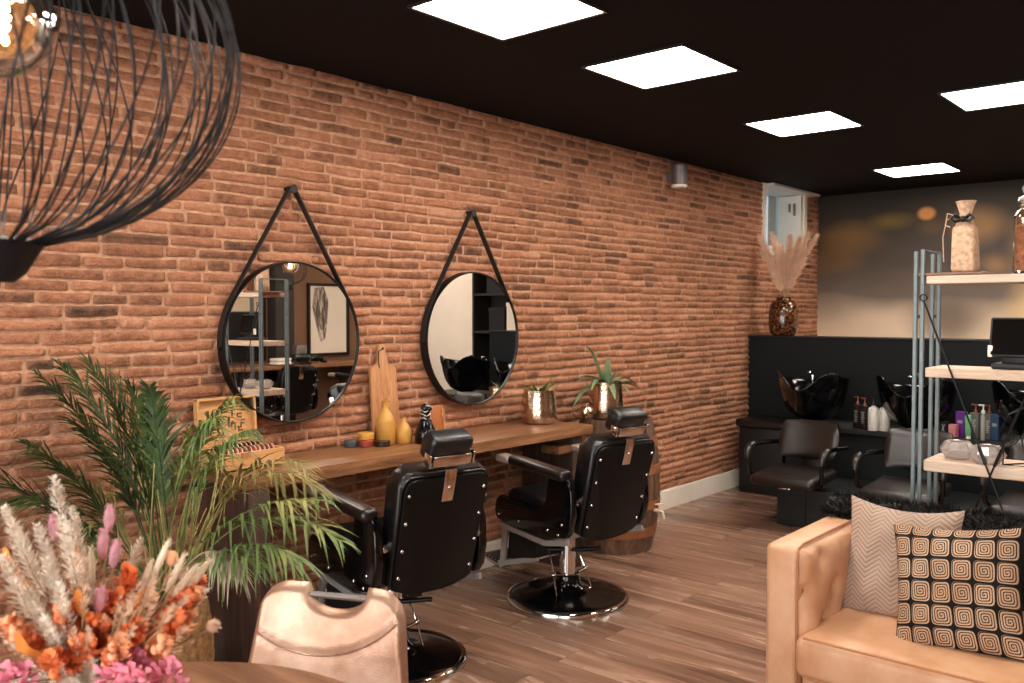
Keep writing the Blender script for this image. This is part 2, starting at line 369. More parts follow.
# ================================================================== THE ROOM
YB, YF, XR = 9.53, -2.6, 6.8
WY0, WY1, WZ0 = 8.18, 9.13, 2.25                       # high window in the brick wall
def build_brick_wall():
    b = MB()
    b.box((-.2, (YF+WY0)/2, H/2), (.4, WY0-YF, H)); b.box((-.2, (WY1+YB)/2, H/2), (.4, YB-WY1, H)); b.box((-.2, (WY0+WY1)/2, WZ0/2), (.4, WY1-WY0, WZ0))
    wall = struct(b.build('wall_left', M['mortar'], smooth=0), 'long red brick wall behind the mirrors')
    rnd = random.Random(3); vs = []; fs = []; tone = []; edge = []
    ch = .054; nrow = int(H/ch)+1
    def wob(y, i): return (noise.noise(Vector((y*1.7, i*3.1, 0)))*.010 + noise.noise(Vector((y*7, i*5.7, 4)))*.0055)
    for i in range(nrow):
        y = YF+.002-rnd.random()*.2
        rowtone = rnd.gauss(0, .05)
        while y < YB:
            L = rnd.choice([.12, .16, .19, .21, .23, .25, .28, .31])*rnd.uniform(.9, 1.1)
            y0, y1 = max(y, YF), min(y+L, YB); y += L+.013
            if y1-y0 < .03: continue
            z0b, z1b = i*ch, (i+1)*ch-.0115
            if y1 > WY0-.05 and y0 < WY1+.05 and z1b > WZ0-.1: 
                if y0 < WY0-.08: y1 = min(y1, WY0-.05)
                elif y1 > WY1+.08: y0 = max(y0, WY1+.05)
                else: continue
            z1b = min(z1b, H-.003)
            if z1b-z0b < .015 or (z1b < .172 and y0 < 7.85): continue
            t = min(1, max(0, .56+rowtone+rnd.gauss(0, .13)-(.2 if rnd.random() < .07 else 0)))
            d = rnd.uniform(.010, .019); tilt = rnd.uniform(-.003, .003); k0 = rnd.uniform(-.003, .004); k1 = rnd.uniform(-.003, .004)
            nu = max(5, int((y1-y0)/.028)+3); us = [0, .007/(y1-y0)]+[(k+.6)/(nu-3.8)*.96+.02 for k in range(nu-4)]+[1-.007/(y1-y0), 1]
            us = sorted(min(1, max(0, u)) for u in us); nv = 5; o = len(vs)
            for ui, u in enumerate(us):
                yy = y0+(y1-y0)*u
                for vi, v in enumerate((0, .08, .5, .86, 1)):
                    zb = z0b+wob(yy, i)+k0; zt = z1b+wob(yy, i+1)+k1
                    n = noise.noise(Vector((yy*40, (zb+v*.05)*40, i*.7)))
                    rimu = ui in (0, len(us)-1); rimv = vi in (0, 4)
                    sh = .004 if (rimu and vi in (0, 4)) else 0
                    n2 = noise.noise(Vector((yy*95, v*3.3+i*2.3, zb*9))); zz = zb+(zt-zb)*v + (n*.0045+n2*.002 if rimv else n*.0015)+(sh if vi == 0 else -sh if vi == 4 else 0)
                    yo = yy+(n*.006 if rimu else 0)
                    xx = -.001 if (rimu or rimv) else d+tilt*(v-.5)*2+n*.0042+n2*.002+(-.003 if (vi in (1, 3) or ui in (1, len(us)-2)) else 0)
                    vs.append((xx, yo, zz)); tone.append(t); edge.append(.75 if (rimu or rimv) else (.35 if vi in (1, 3) or ui in (1, len(us)-2) else 0.08))
            for a in range(len(us)-1):
                for c in range(nv-1):
                    q = o+a*nv+c; fs.append((q, q+nv, q+nv+1, q+1))
    me = bpy.data.meshes.new('brickwork'); me.from_pydata(vs, [], fs); me.update()
    for nm, dat in (('tone', tone), ('edge', edge)):
        at_ = me.attributes.new(nm, 'FLOAT', 'POINT'); at_.data.foreach_set('value', dat)
    me.polygons.foreach_set('use_smooth', [True]*len(me.polygons))
    o = bpy.data.objects.new('brickwork', me); C.objects.link(o); me.materials.append(M['brick']); o.parent = wall
build_brick_wall()
struct(MB().box((XR/2, (YB+YF)/2, -.05), (XR+.8, YB-YF+.8, .1)).build('floor', M['floor'], smooth=0), 'grey brown wood plank floor')
struct(MB().box((XR/2, (YB+YF)/2, H+.05), (XR+.8, YB-YF+.8, .1)).build('ceiling', M['ceiling'], smooth=0), 'black tiled ceiling')
struct(MB().box((XR/2, YB+.1, H/2), (XR+.8, .2, H)).build('wall_back', M['mural'], smooth=0), 'back wall printed with a blurred autumn picture')
struct(MB().box((XR+.1, (YB+YF)/2, H/2), (.2, YB-YF, H)).build('wall_right', M['tanwall'], smooth=0), 'tan wall opposite the brick wall')
struct(MB().box((5.5, 8.74, H/2), (2.6, .2, H-.002), bevel=.003).build('wall_recess', M['cream'], smooth=0), 'white wall beside the wash area')
b = MB(); zt, zb = 2.55, .12
b.box((XR/2, YF-.1, (H+zt)/2), (XR, .2, H-zt)); b.box((XR/2, YF-.1, zb/2), (XR, .2, zb))
for x in (.15, 3.4, 6.65): b.box((x, YF-.1, (zt+zb)/2), (.3, .2, zt-zb))
struct(b.build('wall_front', M['cream'], smooth=0), 'shopfront wall with two large windows')
for k, (x0, x1) in enumerate(((.3, 3.25), (3.55, 6.5))):
    b = MB()
    for z in (zb+.03, zt-.03): b.box(((x0+x1)/2, YF-.05, z), (x1-x0, .07, .06))
    for x in (x0+.03, (x0+x1)/2, x1-.03): b.box((x, YF-.05, (zb+zt)/2), (.06, .07, zt-zb-.12))
    struct(b.build('window_%d' % (k+2), M['blackmatte'], smooth=0), 'black framed shopfront window')
struct(MB().box((.015, (YF+7.858)/2, .08), (.030, 7.858-YF, .16), bevel=.004).build('baseboard_left', M['white'], smooth=0), 'white baseboard under the brick wall')
# high window: reveal, casing, pane, sash
w = MB(); d = .3; cw = .05
w.box((-d/2, WY0+.01, (WZ0+H)/2), (d, .02, H-WZ0)); w.box((-d/2, WY1-.01, (WZ0+H)/2), (d, .02, H-WZ0)); w.box((-d/2, (WY0+WY1)/2, WZ0+.01), (d, WY1-WY0, .02)); w.box((-d/2, (WY0+WY1)/2, H-.012), (d, WY1-WY0, .02))
w.box((.012, WY0-.02, (WZ0+H)/2-.02), (.024, .06, H-WZ0+.04)); w.box((.012, WY1+.02, (WZ0+H)/2-.02), (.024, .06, H-WZ0+.04)); w.box((.012, (WY0+WY1)/2, WZ0-.0), (.024, WY1-WY0+.1, .09))
w.box((.05, (WY0+WY1)/2+.06, H-.02), (.14, WY1-WY0+.2, .022))
w1 = struct(w.build('window_1', M['white'], smooth=0), 'small white high window in the brick wall above the partition')
MB().box((-.27, (WY0+WY1)/2, (WZ0+H)/2), (.008, WY1-WY0-.04, H-WZ0-.04)).build('pane', M['windowglass'], w1, 0)
s = MB(); s.box((-.12, WY1-.06, (WZ0+H)/2+.02), (.26, .04, H-WZ0-.1), bevel=.004); s.build('sash', M['white'], w1, 0)
s = MB(); s.box((-.115, WY1-.085, 2.74), (.02, .02, .09), bevel=.004); s.box((-.06, WY1-.085, 2.72), (.022, .03, .13), bevel=.006); s.build('handle', M['steelcyl'], w1)
# ------------------------------------------------------------------ ceiling lights
def ceiling_light(x, y, label):
    t = thing('ceiling_light', label, 'ceiling light', (x, y, H), 0, 'square ceiling light panels')
    s_ = .565; f = MB()
    for (cx, cy, sx, sy) in ((s_/2, -.008, s_+.03, .016), (s_/2, s_+.008, s_+.03, .016), (-.008, s_/2, .016, s_), (s_+.008, s_/2, .016, s_)):
        f.box((cx, cy, -.004), (sx, sy, .012))
    f.build('frame', M['frameblack'], t, 0)
    MB().box((s_/2, s_/2, -.003), (s_, s_, .006)).build('diffuser', M['ceilglow'], t, 0)
ceiling_light(1.105, 2.5, 'large square light panel at the top edge, nearest over the mirrors')
ceiling_light(1.115, 3.687, 'square light panel second in the row along the brick wall')
ceiling_light(1.12, 5.484, 'square light panel third in the row along the brick wall')
ceiling_light(1.105, 8.0, 'smallest square light panel, in front of the printed back wall')
ceiling_light(2.335, 5.463, 'square light panel cut by the right edge, over the steel shelf')
for x, y, l in ((2.335, 8.0, 'square light panel over the middle wash chairs'), (4.5, 7.9, 'added unseen square light panel brightening the white recess wall'), (1.1, .7, 'square light panel by the shopfront over the brick wall'), (2.335, 2.75, 'square light panel above the leather sofa'), (3.57, .9, 'square light panel above the shop entrance'), (4.8, 3.7, 'square light panel in front of the opposite counter'), (4.8, 6.4, 'square light panel by the white recess wall'), (3.57, 5.46, 'square light panel behind the steel shelf')):  # the panel closest to the recess wall is unseen, added to brighten it
    ceiling_light(x, y, l)
# ------------------------------------------------------------------ wall cylinder lamp
t = thing('wall_lamp', 'small grey cylinder wall lamp high on the brick wall', 'wall lamp', (.0, 6.36, 2.75))
MB().lathe([(.0, -.075), (.062, -.075), (.066, -.07), (.066, .08), (.06, .085), (0, .085)], 28, (.115, 0, 0)).build('lamp_body', M['steelcyl'], t)
MB().lathe([(0, -.098), (.06, -.098), (.064, -.09), (.064, -.0755), (0, -.0755)], 28, (.115, 0, 0)).build('diffuser', M['white'], t)
MB().box((.03, 0, .0), (.06, .05, .07), bevel=.006).tube([(.05, -.03, .08), (.045, -.05, .11), (.03, -.06, .14)], .005, 6).build('bracket', M['steelcyl'], t)
# ================================================================== MIRRORS
def mirror(y, z, rad, label):
    t = thing('round_mirror', label, 'mirror', (0, y, z), 0, 'round strap mirrors on the brick wall')
    ry = rotm(0, PI/2, 0); x0 = .016
    fr = MB().lathe([(rad-.008, .030+x0), (rad-.008, .058+x0), (rad-.006, .060+x0), (rad-.002, .060+x0), (rad, .056+x0), (rad, x0), (rad-.03, x0), (rad-.03, .015+x0), (rad-.008, .030+x0)], 96, rot=ry, cap=False)
    fr.build('frame', M['blackmetal'], t, 30)
    MB().lathe([(0, x0+.050), (rad-.0085, x0+.050), (rad-.0085, x0+.04), (0, x0+.04)], 96, rot=ry, cap=False).build('mirror_glass', M['mirror'], t, 20)
    hz = .772; ang = math.acos(rad/hz)
    st = MB()
    for sg in (-1, 1):
        pts = [(x0+.03, sg*.012, hz)]
        for k in range(0, 11):
            a = ang+(PI/2-ang)*k/10*1.05; pts.append((x0+.03, sg*math.sin(a)*(rad+.002), math.cos(a)*(rad+.002)))
        w2 = .018
        vs = []; fs = []
        for i, p in enumerate(pts):
            a = Vector(pts[max(i-1, 0)]); c = Vector(pts[min(i+1, len(pts)-1)]); tt = (c-a).normalized(); nn = Vector((0, -tt.z, tt.y))
            if nn.dot(Vector(p)) < 0: nn = -nn
            for dx, dn in ((-w2, 0), (w2, 0), (w2, .007), (-w2, .007)): vs.append(Vector(p)+Vector((dx, 0, 0))+nn*dn)
        for i in range(len(pts)-1):
            for k in range(4): fs.append((4*i+k, 4*i+(k+1) % 4, 4*i+4+(k+1) % 4, 4*i+4+k))
        fs += [(3, 2, 1, 0), tuple(4*(len(pts)-1)+k for k in range(4))]
        st.add(vs, fs)
    st.build('strap', M['strap'], t)
    MB().tube([(.0, 0, hz+.002), (.06, 0, hz+.002)], .016, 16).tube([(.06, 0, hz+.002), (.066, 0, hz+.002)], .022, 16).build('hook', M['blackmetal'], t)
    for sg in (-1, 1):
        MB().tube([(x0+.03, sg*(rad-.004), -.02), (x0+.03, sg*(rad+.012), -.02)], .009, 12).build('rivet', M['blackmetal'], t)
    return t
mirror(2.655, 1.487, .407, 'left round black-framed mirror hanging by a strap above the sample box')
mirror(3.975, 1.475, .412, 'right round black-framed mirror hanging by a strap above the leather pouch')
# ================================================================== COUNTER
CZ = .92
t = thing('counter', 'long brown wooden wall counter under the two mirrors', 'counter', (.25, 3.35, 0))
def ct(u, v, w): return (u-.25, v-3.35, CZ-.029+w)
MB().prism([(.02, 2.12), (.455, 2.12), (.475, 2.6), (.485, 3.2), (.51, 3.8), (.525, 4.3), (.53, 4.585), (.02, 4.585)], .058, ct, .006).build('countertop', M['counter'], t)
MB().box((0, -1.17, .431), (.42, .11, .86), bevel=.005).build('leg', M['darkwood'], t)
MB().box((0, 1.165, .431), (.42, .1, .86), bevel=.005).build('leg', M['darkwood'], t)
MB().box((.14, 1.04, .775), (.14, .14, .05), bevel=.004).build('side_shelf', M['counter'], t)
# ------------------------------------------------------------------ things on the counter
def lathe_thing(name, label, cat, loc, prof, mat, group=None, n=32, rot=0):
    return tag(MB().lathe(prof, n).build(name, mat, None, 40, loc, rot), label, cat, group)
lathe_thing('bottle', 'taller mustard-yellow ceramic bottle in front of the wooden board', 'bottle', (.165, 3.165, CZ+.001), [(0, 0), (.046, 0), (.05, .005), (.05, .125), (.047, .14), (.03, .17), (.018, .19), (.0155, .2), (.0155, .232), (.018, .235), (.018, .24), (.01, .24), (.01, .2), (0, .2)], M['mustard'])
lathe_thing('bottle', 'shorter mustard-yellow ceramic bottle beside the black glazed figure', 'bottle', (.205, 3.262, CZ+.001), [(0, 0), (.04, 0), (.044, .005), (.045, .06), (.042, .075), (.026, .1), (.015, .115), (.014, .14), (.016, .142), (.008, .142), (.008, .12), (0, .12)], M['mustard'])
# wooden serving board leaning on the wall
poly = [(-.095, 0), (.095, 0), (.095, .40), (.085, .412), (.04, .425), (.028, .45), (.026, .52), (.015, .54), (-.015, .54), (-.026, .52), (-.028, .45), (-.04, .425), (-.085, .412), (-.095, .40)]
tb = thing('serving_board', 'tall wooden serving board leaning on the brick wall between the mirrors', 'serving board', (.085, 3.245, CZ+.001), 0)
tl = R(5.5)
def bp(u, v, w): return (w-v*math.sin(tl), u, v*math.cos(tl)+.002)
MB().prism(poly, .02, bp, .003).build('board', M['boardwood'], tb)
ring = [bp(.03*math.cos(a), .2+.03*math.sin(a), .0108) for a in [k*PI*1.6/14+.5 for k in range(15)]]
MB().tube(ring, .0018, 5).build('carved_mark', M['darkwood'], tb)
hp = bp(.004, .515, .0112); MB().lathe([(0, -.001), (.008, -.001), (.008, .001), (0, .001)], 14, hp, rotm(0, PI/2-tl, 0)).build('hanging_hole', M['blackmatte'], tb)
b = MB(); b.tube([bp(.004, .515, .012), bp(-.03, .50, .014), bp(-.034, .44, .012), bp(-.03, .41, .012)], .003, 6); b.build('cord', M['strap'], tb)
# tins
def tin(loc, r, h, c, cl, label, rot=0):
    t = thing('round_tin', label, 'tin', loc, rot, 'small round product tins on the counter')
    MB().lathe([(0, 0), (r-.002, 0), (r, .002), (r, h*.62), (r-.002, h*.64), (0, h*.64)], 28).build('tin_body', tinm('tin_body_'+label[:5], c), t)
    MB().lathe([(0, h*.62), (r+.0015, h*.62), (r+.0015, h-.003), (r-.001, h), (r-.004, h-.001), (0, h-.001)], 28).build('lid', tinm('tin_lid_'+label[:5], cl), t)
T0 = on_z(366, 446.5, CZ)
tin((T0.x+.00, T0.y, CZ+.001), .04, .036, (150, 66, 48), (170, 74, 52), 'red round tin at the bottom of the small stack of tins')
tin((T0.x-.005, T0.y+.004, CZ+.0385), .042, .036, (214, 152, 66), (222, 164, 78), 'yellow round tin lying on top of the red tin')
tin((T0.x-.05, T0.y-.062, CZ+.001), .036, .036, (72, 78, 86), (90, 96, 102), 'slate grey round tin left of the stacked red tin')
tin((T0.x+.06, T0.y+.065, CZ+.001), .04, .03, (60, 34, 26), (34, 26, 22), 'dark brown flat round tin right of the stacked red tin')
# black glazed seated figure
t = thing('ceramic_figure', 'black glazed ceramic figure with silver marks beside the yellow bottles', 'figurine', (.30, 3.335, CZ+.001), R(20))
b = MB().lathe([(0, 0), (.05, 0), (.058, .008), (.06, .04), (.052, .08), (.036, .115), (.026, .14), (.024, .16), (.026, .175), (.029, .188), (.026, .203), (.014, .215), (0, .218)], 28)
b.ball((.022, -.008, .19), .017, (1.3, .8, .8)); b.ball((.0, .028, .06), .03, (.9, .6, 1.3)); b.ball((.03, .03, .045), .032, (1, .5, 1.1)).ball((.03, -.03, .03), .028, (1.2, .6, .8))
b.build('body', M['blackgloss'], t, 60)
b = MB()
for k in range(3):
    rr = .0265+.0*k; zz = .135+k*.022
    b.tube([((rr+.001)*math.cos(a), (rr+.001)*math.sin(a), zz+.006*math.sin(3*a+k)) for a in [2*PI*i/20 for i in range(20)]], .0022, 5, True)
for k in range(3): b.tube([(.052+.01*math.cos(a)*(k+1)/3-.012, .048, .05+.02*(k+1)/3*math.sin(a)) for a in [2*PI*i/14 for i in range(14)]], .0016, 4, True)
b.tube([(.02, .024, .205), (.034, .016, .2), (.036, -.012, .205), (.018, -.024, .21)], .003, 5)
b.build('silver_pattern', M['silvermark'], t)
# leather pouch leaning at the wall
t = thing('leather_pouch', 'tan leather pouch with a lace edge leaning behind the black figure', 'pouch', (.105, 3.6, CZ+.001), 0)
def pp(u, v, w): return (w-v*.14, u, v)
MB().prism([(-.075, .002), (.075, .002), (.078, .12), (.07, .168), (-.07, .168), (-.078, .12)], .022, pp, .006).build('pouch_body', M['tanleather'], t)
b = MB(); b.tube([pp(.055, .15, .014), pp(.06, .13, .02), pp(.048, .11, .018), pp(.062, .095, .02), pp(.058, .06, .018), pp(.064, .03, .016), pp(.06, .005, .014)], .0045, 6); b.tube([pp(.05, .12, .018), pp(.075, .105, .018)], .004, 6)
b.build('lace', M['leatherlace'], t)
# sample box with open lid
t = thing('sample_box', 'open pale wooden box with rows of sample discs at the counter end', 'box', (.185, 2.265, CZ+.001), R(0))
bx, by, bh, th = .24, .31, .085, .012
b = MB(); b.box((0, 0, .006), (bx, by, .012))
for sx in (-1, 1): b.box((sx*(bx/2-th/2), 0, bh/2), (th, by, bh), bevel=.002)
for sy in (-1, 1): b.box((0, sy*(by/2-th/2), bh/2), (bx-2*th, th, bh), bevel=.002)
b.box((.0, 0, bh*.45), (.01, by-.03, bh*.8)); b.build('box_body', M['boxwood'], t, 0)
MB().box((bx/2+.001, -.05, bh-.012), (.003, .05, .022)).build('latch_plate', M['boardwood'], t, 0)
la = R(4); ry_ = rotm(0, -la, 0)
b = MB()
def lp(p): v = ry_ @ Vector(p); return v+Vector((-bx/2-.006, 0, bh))
for c, sz in (((-.005, 0, .115), (.01, by, .23)), ((.012, by/2-.006, .115), (.026, .012, .23)), ((.012, -by/2+.006, .115), (.026, .012, .23)), ((.012, 0, .225), (.026, by, .012))):
    b.box(lp(c), sz, ry_, bevel=.002)
b.build('lid', M['boxwood'], t, 0)
b = MB()
for k in range(22): 
    yy = -.11+.22*random.random(); zz = .05+.13*random.random(); L = .01+.025*random.random()
    b.box(lp((.0015, yy, zz)), (.002, .006, L), ry_)
for k in range(11): b.box(lp((.0015, .085+.012*math.sin(k*1.7), .035+k*.016)), (.002, .022, .006), ry_)
b.build('lid_printing', M['darkwood'], t, 0)
disc_cols = [(172, 84, 62), (158, 70, 54), (182, 98, 74), (196, 120, 96), (92, 46, 38), (62, 34, 30), (122, 66, 50), (84, 48, 40)]
discmats = [simple('disc_%s' % n, c, .18, .2) for n, c in zip(('copper', 'rust', 'rose', 'salmon', 'umber', 'espresso', 'auburn', 'mocha'), disc_cols)]
wh = simple('disc_rim', (226, 206, 196), .25)
bo = Vector((.185, 2.265, CZ+.001))
for row in range(2):
    for k in range(11 if row == 0 else 10):
        r_ = .031; y = -.125+k*.0235 if row == 0 else -.10+k*.0235; x = .058 if row == 0 else -.055
        td = thing('sample_disc', ('rust red colour sample disc standing in the front row of the sample box' if row == 0 else 'dark brown colour sample disc standing in the back row of the sample box'), 'sample disc', (bo.x+x, bo.y+y, bo.z+.0725), 0, 'front row of sample discs' if row == 0 else 'back row of sample discs')
        rx_ = rotm(R(78), 0, R(8))
        MB().lathe([(0, -.005), (r_-.002, -.005), (r_, -.003), (r_, .003), (r_-.002, .005), (r_-.005, .005), (r_-.006, .003), (0, .003)], 22, rot=rx_).build('disc', discmats[k % 4 if row == 0 else 4+k % 4], td)
        MB().lathe([(r_-.003, -.006), (r_+.001, -.006), (r_+.001, -.002), (r_-.003, -.002)], 22, rot=rx_, cap=False).build('rim', wh, td)
# ------------------------------------------------------------------ pots
def pot_prof(r, h): return [(0, 0), (r*.80, 0), (r*.93, h*.03), (r*1.0, h*.10), (r*1.02, h*.2), (r*.98, h*.5), (r*.90, h*.98), (r*.905, h), (r*.86, h), (r*.85, h*.93), (0, h*.9)]
def strip_leaf(b, base, az, length, rise, droop, w, n=9, fold=.25, twist=0):
    p = []; ws = []; sd = []; d = Vector((math.cos(az), math.sin(az), 0)); s_ = Vector((-math.sin(az), math.cos(az), 0))
    for i in range(n):
        k = i/(n-1); p.append(Vector(base)+d*(length*(k*(1-.1*k)))+Vector((0, 0, rise*k-droop*k*k)))
        ws.append(w*(1-.15*k)*(1-k**3)*(0.75+.25*min(1, k*4))+.0006); sd.append(s_+Vector((0, 0, twist*k)))
    b.blade(p, ws, sd, fold=fold)
PX = .215
t = thing('potted_plant', 'small leafy plant in a hammered metal pot at the counter end', 'potted plant', (PX, 4.425, CZ+.001))
MB().lathe(pot_prof(.116, .215), 40).build('pot', M['hammer'], t)
MB().lathe([(0, .19), (.095, .192)], 24, cap=False).build('soil', M['soil'], t)
rn = random.Random(5)
for k in range(11):
    b = MB(); az = rn.uniform(0, 2*PI); L = rn.uniform(.05, .13); rs = rn.uniform(.04, .11)
    strip_leaf(b, (.02*math.cos(az), (.02*math.sin(az)), .192), az, L, rs, rs*.35, .016, 7, .3, rn.uniform(-.5, .5)); b.build('leaf', M['succ'], t, 180)
b = MB(); b.tube([(0, .02, .19), (.02, .08, .26), (.02, .12, .305), (.03, .15, .30)], [.003, .0025, .002, .001], 5)
for k in range(4): strip_leaf(b, (.02, .08+.02*k, (.265+.01*k)), k*2.2, .045, .015, .02, .008, 5)
b.build('sprig', M['succ'], t, 180)
# ------------------------------------------------------------------ barrel
BX, BY = .345, 5.12
def barrel_r(z): return .25+.06*(1-((z-.45)/.45)**2)
t = thing('wine_barrel', 'old wooden barrel with rusty hoops standing beyond the counter', 'barrel', (BX, BY, 0))
prof = [(0, .005), (barrel_r(0)-.015, .005), (barrel_r(0)-.012, 0)]+[(barrel_r(k*.0905), k*.0905) for k in range(0, 11)]+[(barrel_r(.905)-.018, .905), (barrel_r(.905)-.02, .885), (0, .885)]
bb = MB(); n = 48; vs = []; fs = []
for (r_, z) in prof:
    for k in range(n): 
        rr = r_-(.0035 if k % 2 == 0 and r_ > .2 and .02 < z < .89 else 0); a = 2*PI*k/n+(.03 if k % 2 else -.03)
        vs.append((rr*math.cos(a), rr*math.sin(a), z))
for i in range(len(prof)-1):
    for k in range(n): fs.append((i*n+k, i*n+(k+1) % n, (i+1)*n+(k+1) % n, (i+1)*n+k))
bb.add(vs, fs).build('staves', M['barrel'], t, 25)
for z0, z1 in ((.11, .18), (.30, .36), (.54, .60), (.72, .79)):
    MB().lathe([(barrel_r(z)+o_, z) for z, o_ in ((z0, -.003), (z0, .003), (z1, .003), (z1, -.003))], 48, cap=False).build('hoop', M['hoop'], t)
az = math.atan2(-.5, 1); az = R(5)
b = MB(); dx = Vector((math.cos(az), math.sin(az), 0)); r0 = barrel_r(.29); o = Vector((0, 0, .29))
b.tube([o+dx*(r0-.01), o+dx*(r0+.03)], .013, 10).tube([o+dx*(r0+.03), o+dx*(r0+.06)+Vector((0, 0, -.004)), o+dx*(r0+.072)+Vector((0, 0, -.05))], [.009, .009, .007], 10)
b.tube([o+dx*(r0+.035)+Vector((0, 0, 0)), o+dx*(r0+.035)+Vector((0, 0, .045))], .007, 8).tube([o+dx*(r0+.035)+Vector((-.02, -.025, .045)), o+dx*(r0+.035)+Vector((.02, .025, .045))], .006, 8)
b.build('spigot', M['tap'], t)
t = thing('agave_plant', 'spiky agave in a large hammered metal pot standing on the barrel', 'potted plant', (.245, 5.14, .887))
MB().lathe(pot_prof(.122, .262), 40).build('pot', M['hammer'], t)
MB().lathe([(0, .235), (.1, .237)], 24, cap=False).build('soil', M['soil'], t)
for az, L, rs, dr, w_ in ((-95, .38, .14, .30, .028), (-75, .30, .24, .26, .026), (80, .36, .10, .12, .030), (92, .44, .22, .26, .026), (60, .30, .12, .18, .030), (-125, .22, .26, .24, .024), (20, .2, .10, .2, .03), (-40, .24, .12, .2, .03), (-100, .22, .62, .34, .018), (110, .03, .20, .0, .034), (45, .07, .17, .04, .03), (-60, .06, .16, .03, .03), (-84, .42, .24, .16, .02)):
    b = MB(); a = R(az); bs = (.025*math.cos(a), .025*math.sin(a), .235)
    if math.cos(a)*L < -.2: L = .2
    strip_leaf(b, bs, a, L, rs, dr, w_, 11, .5); 
    lf = b.build('leaf', M['agave'], t, 180)
lathe_thing('votive_holder', 'small hammered glass votive cup on the barrel beside the agave pot', 'candle holder', (.25, 4.895, .906), [(0, 0), (.03, 0), (.045, .012), (.052, .04), (.046, .068), (.036, .082), (.034, .082), (.043, .066), (.049, .04), (.042, .016), (0, .006)], M['hammer'])
for k, (x, y, l) in enumerate(((.44, 4.98, 'small dark square jar with a silver emblem, nearest on the barrel'), (.445, 5.085, 'small dark square jar behind the other dark jar on the barrel'))):
    t = thing('square_jar', l, 'jar', (x, y, .887), R(15), 'dark square jars on the barrel')
    MB().box((0, 0, .034), (.052, .052, .067), bevel=.004).build('jar_body', M['darkglass'], t)
    MB().box((0, 0, .077), (.04, .04, .018), bevel=.003).build('cap', M['blackgloss'], t)
    MB().tube([(.0268, .012*math.cos(a), .034+.012*math.sin(a)) for a in [2*PI*i/14 for i in range(14)]], .0015, 4, True).tube([(.012*math.cos(a), -.0268, .034+.012*math.sin(a)) for a in [2*PI*i/14 for i in range(14)]], .0015, 4, True).build('emblem', M['silvermark'], t)
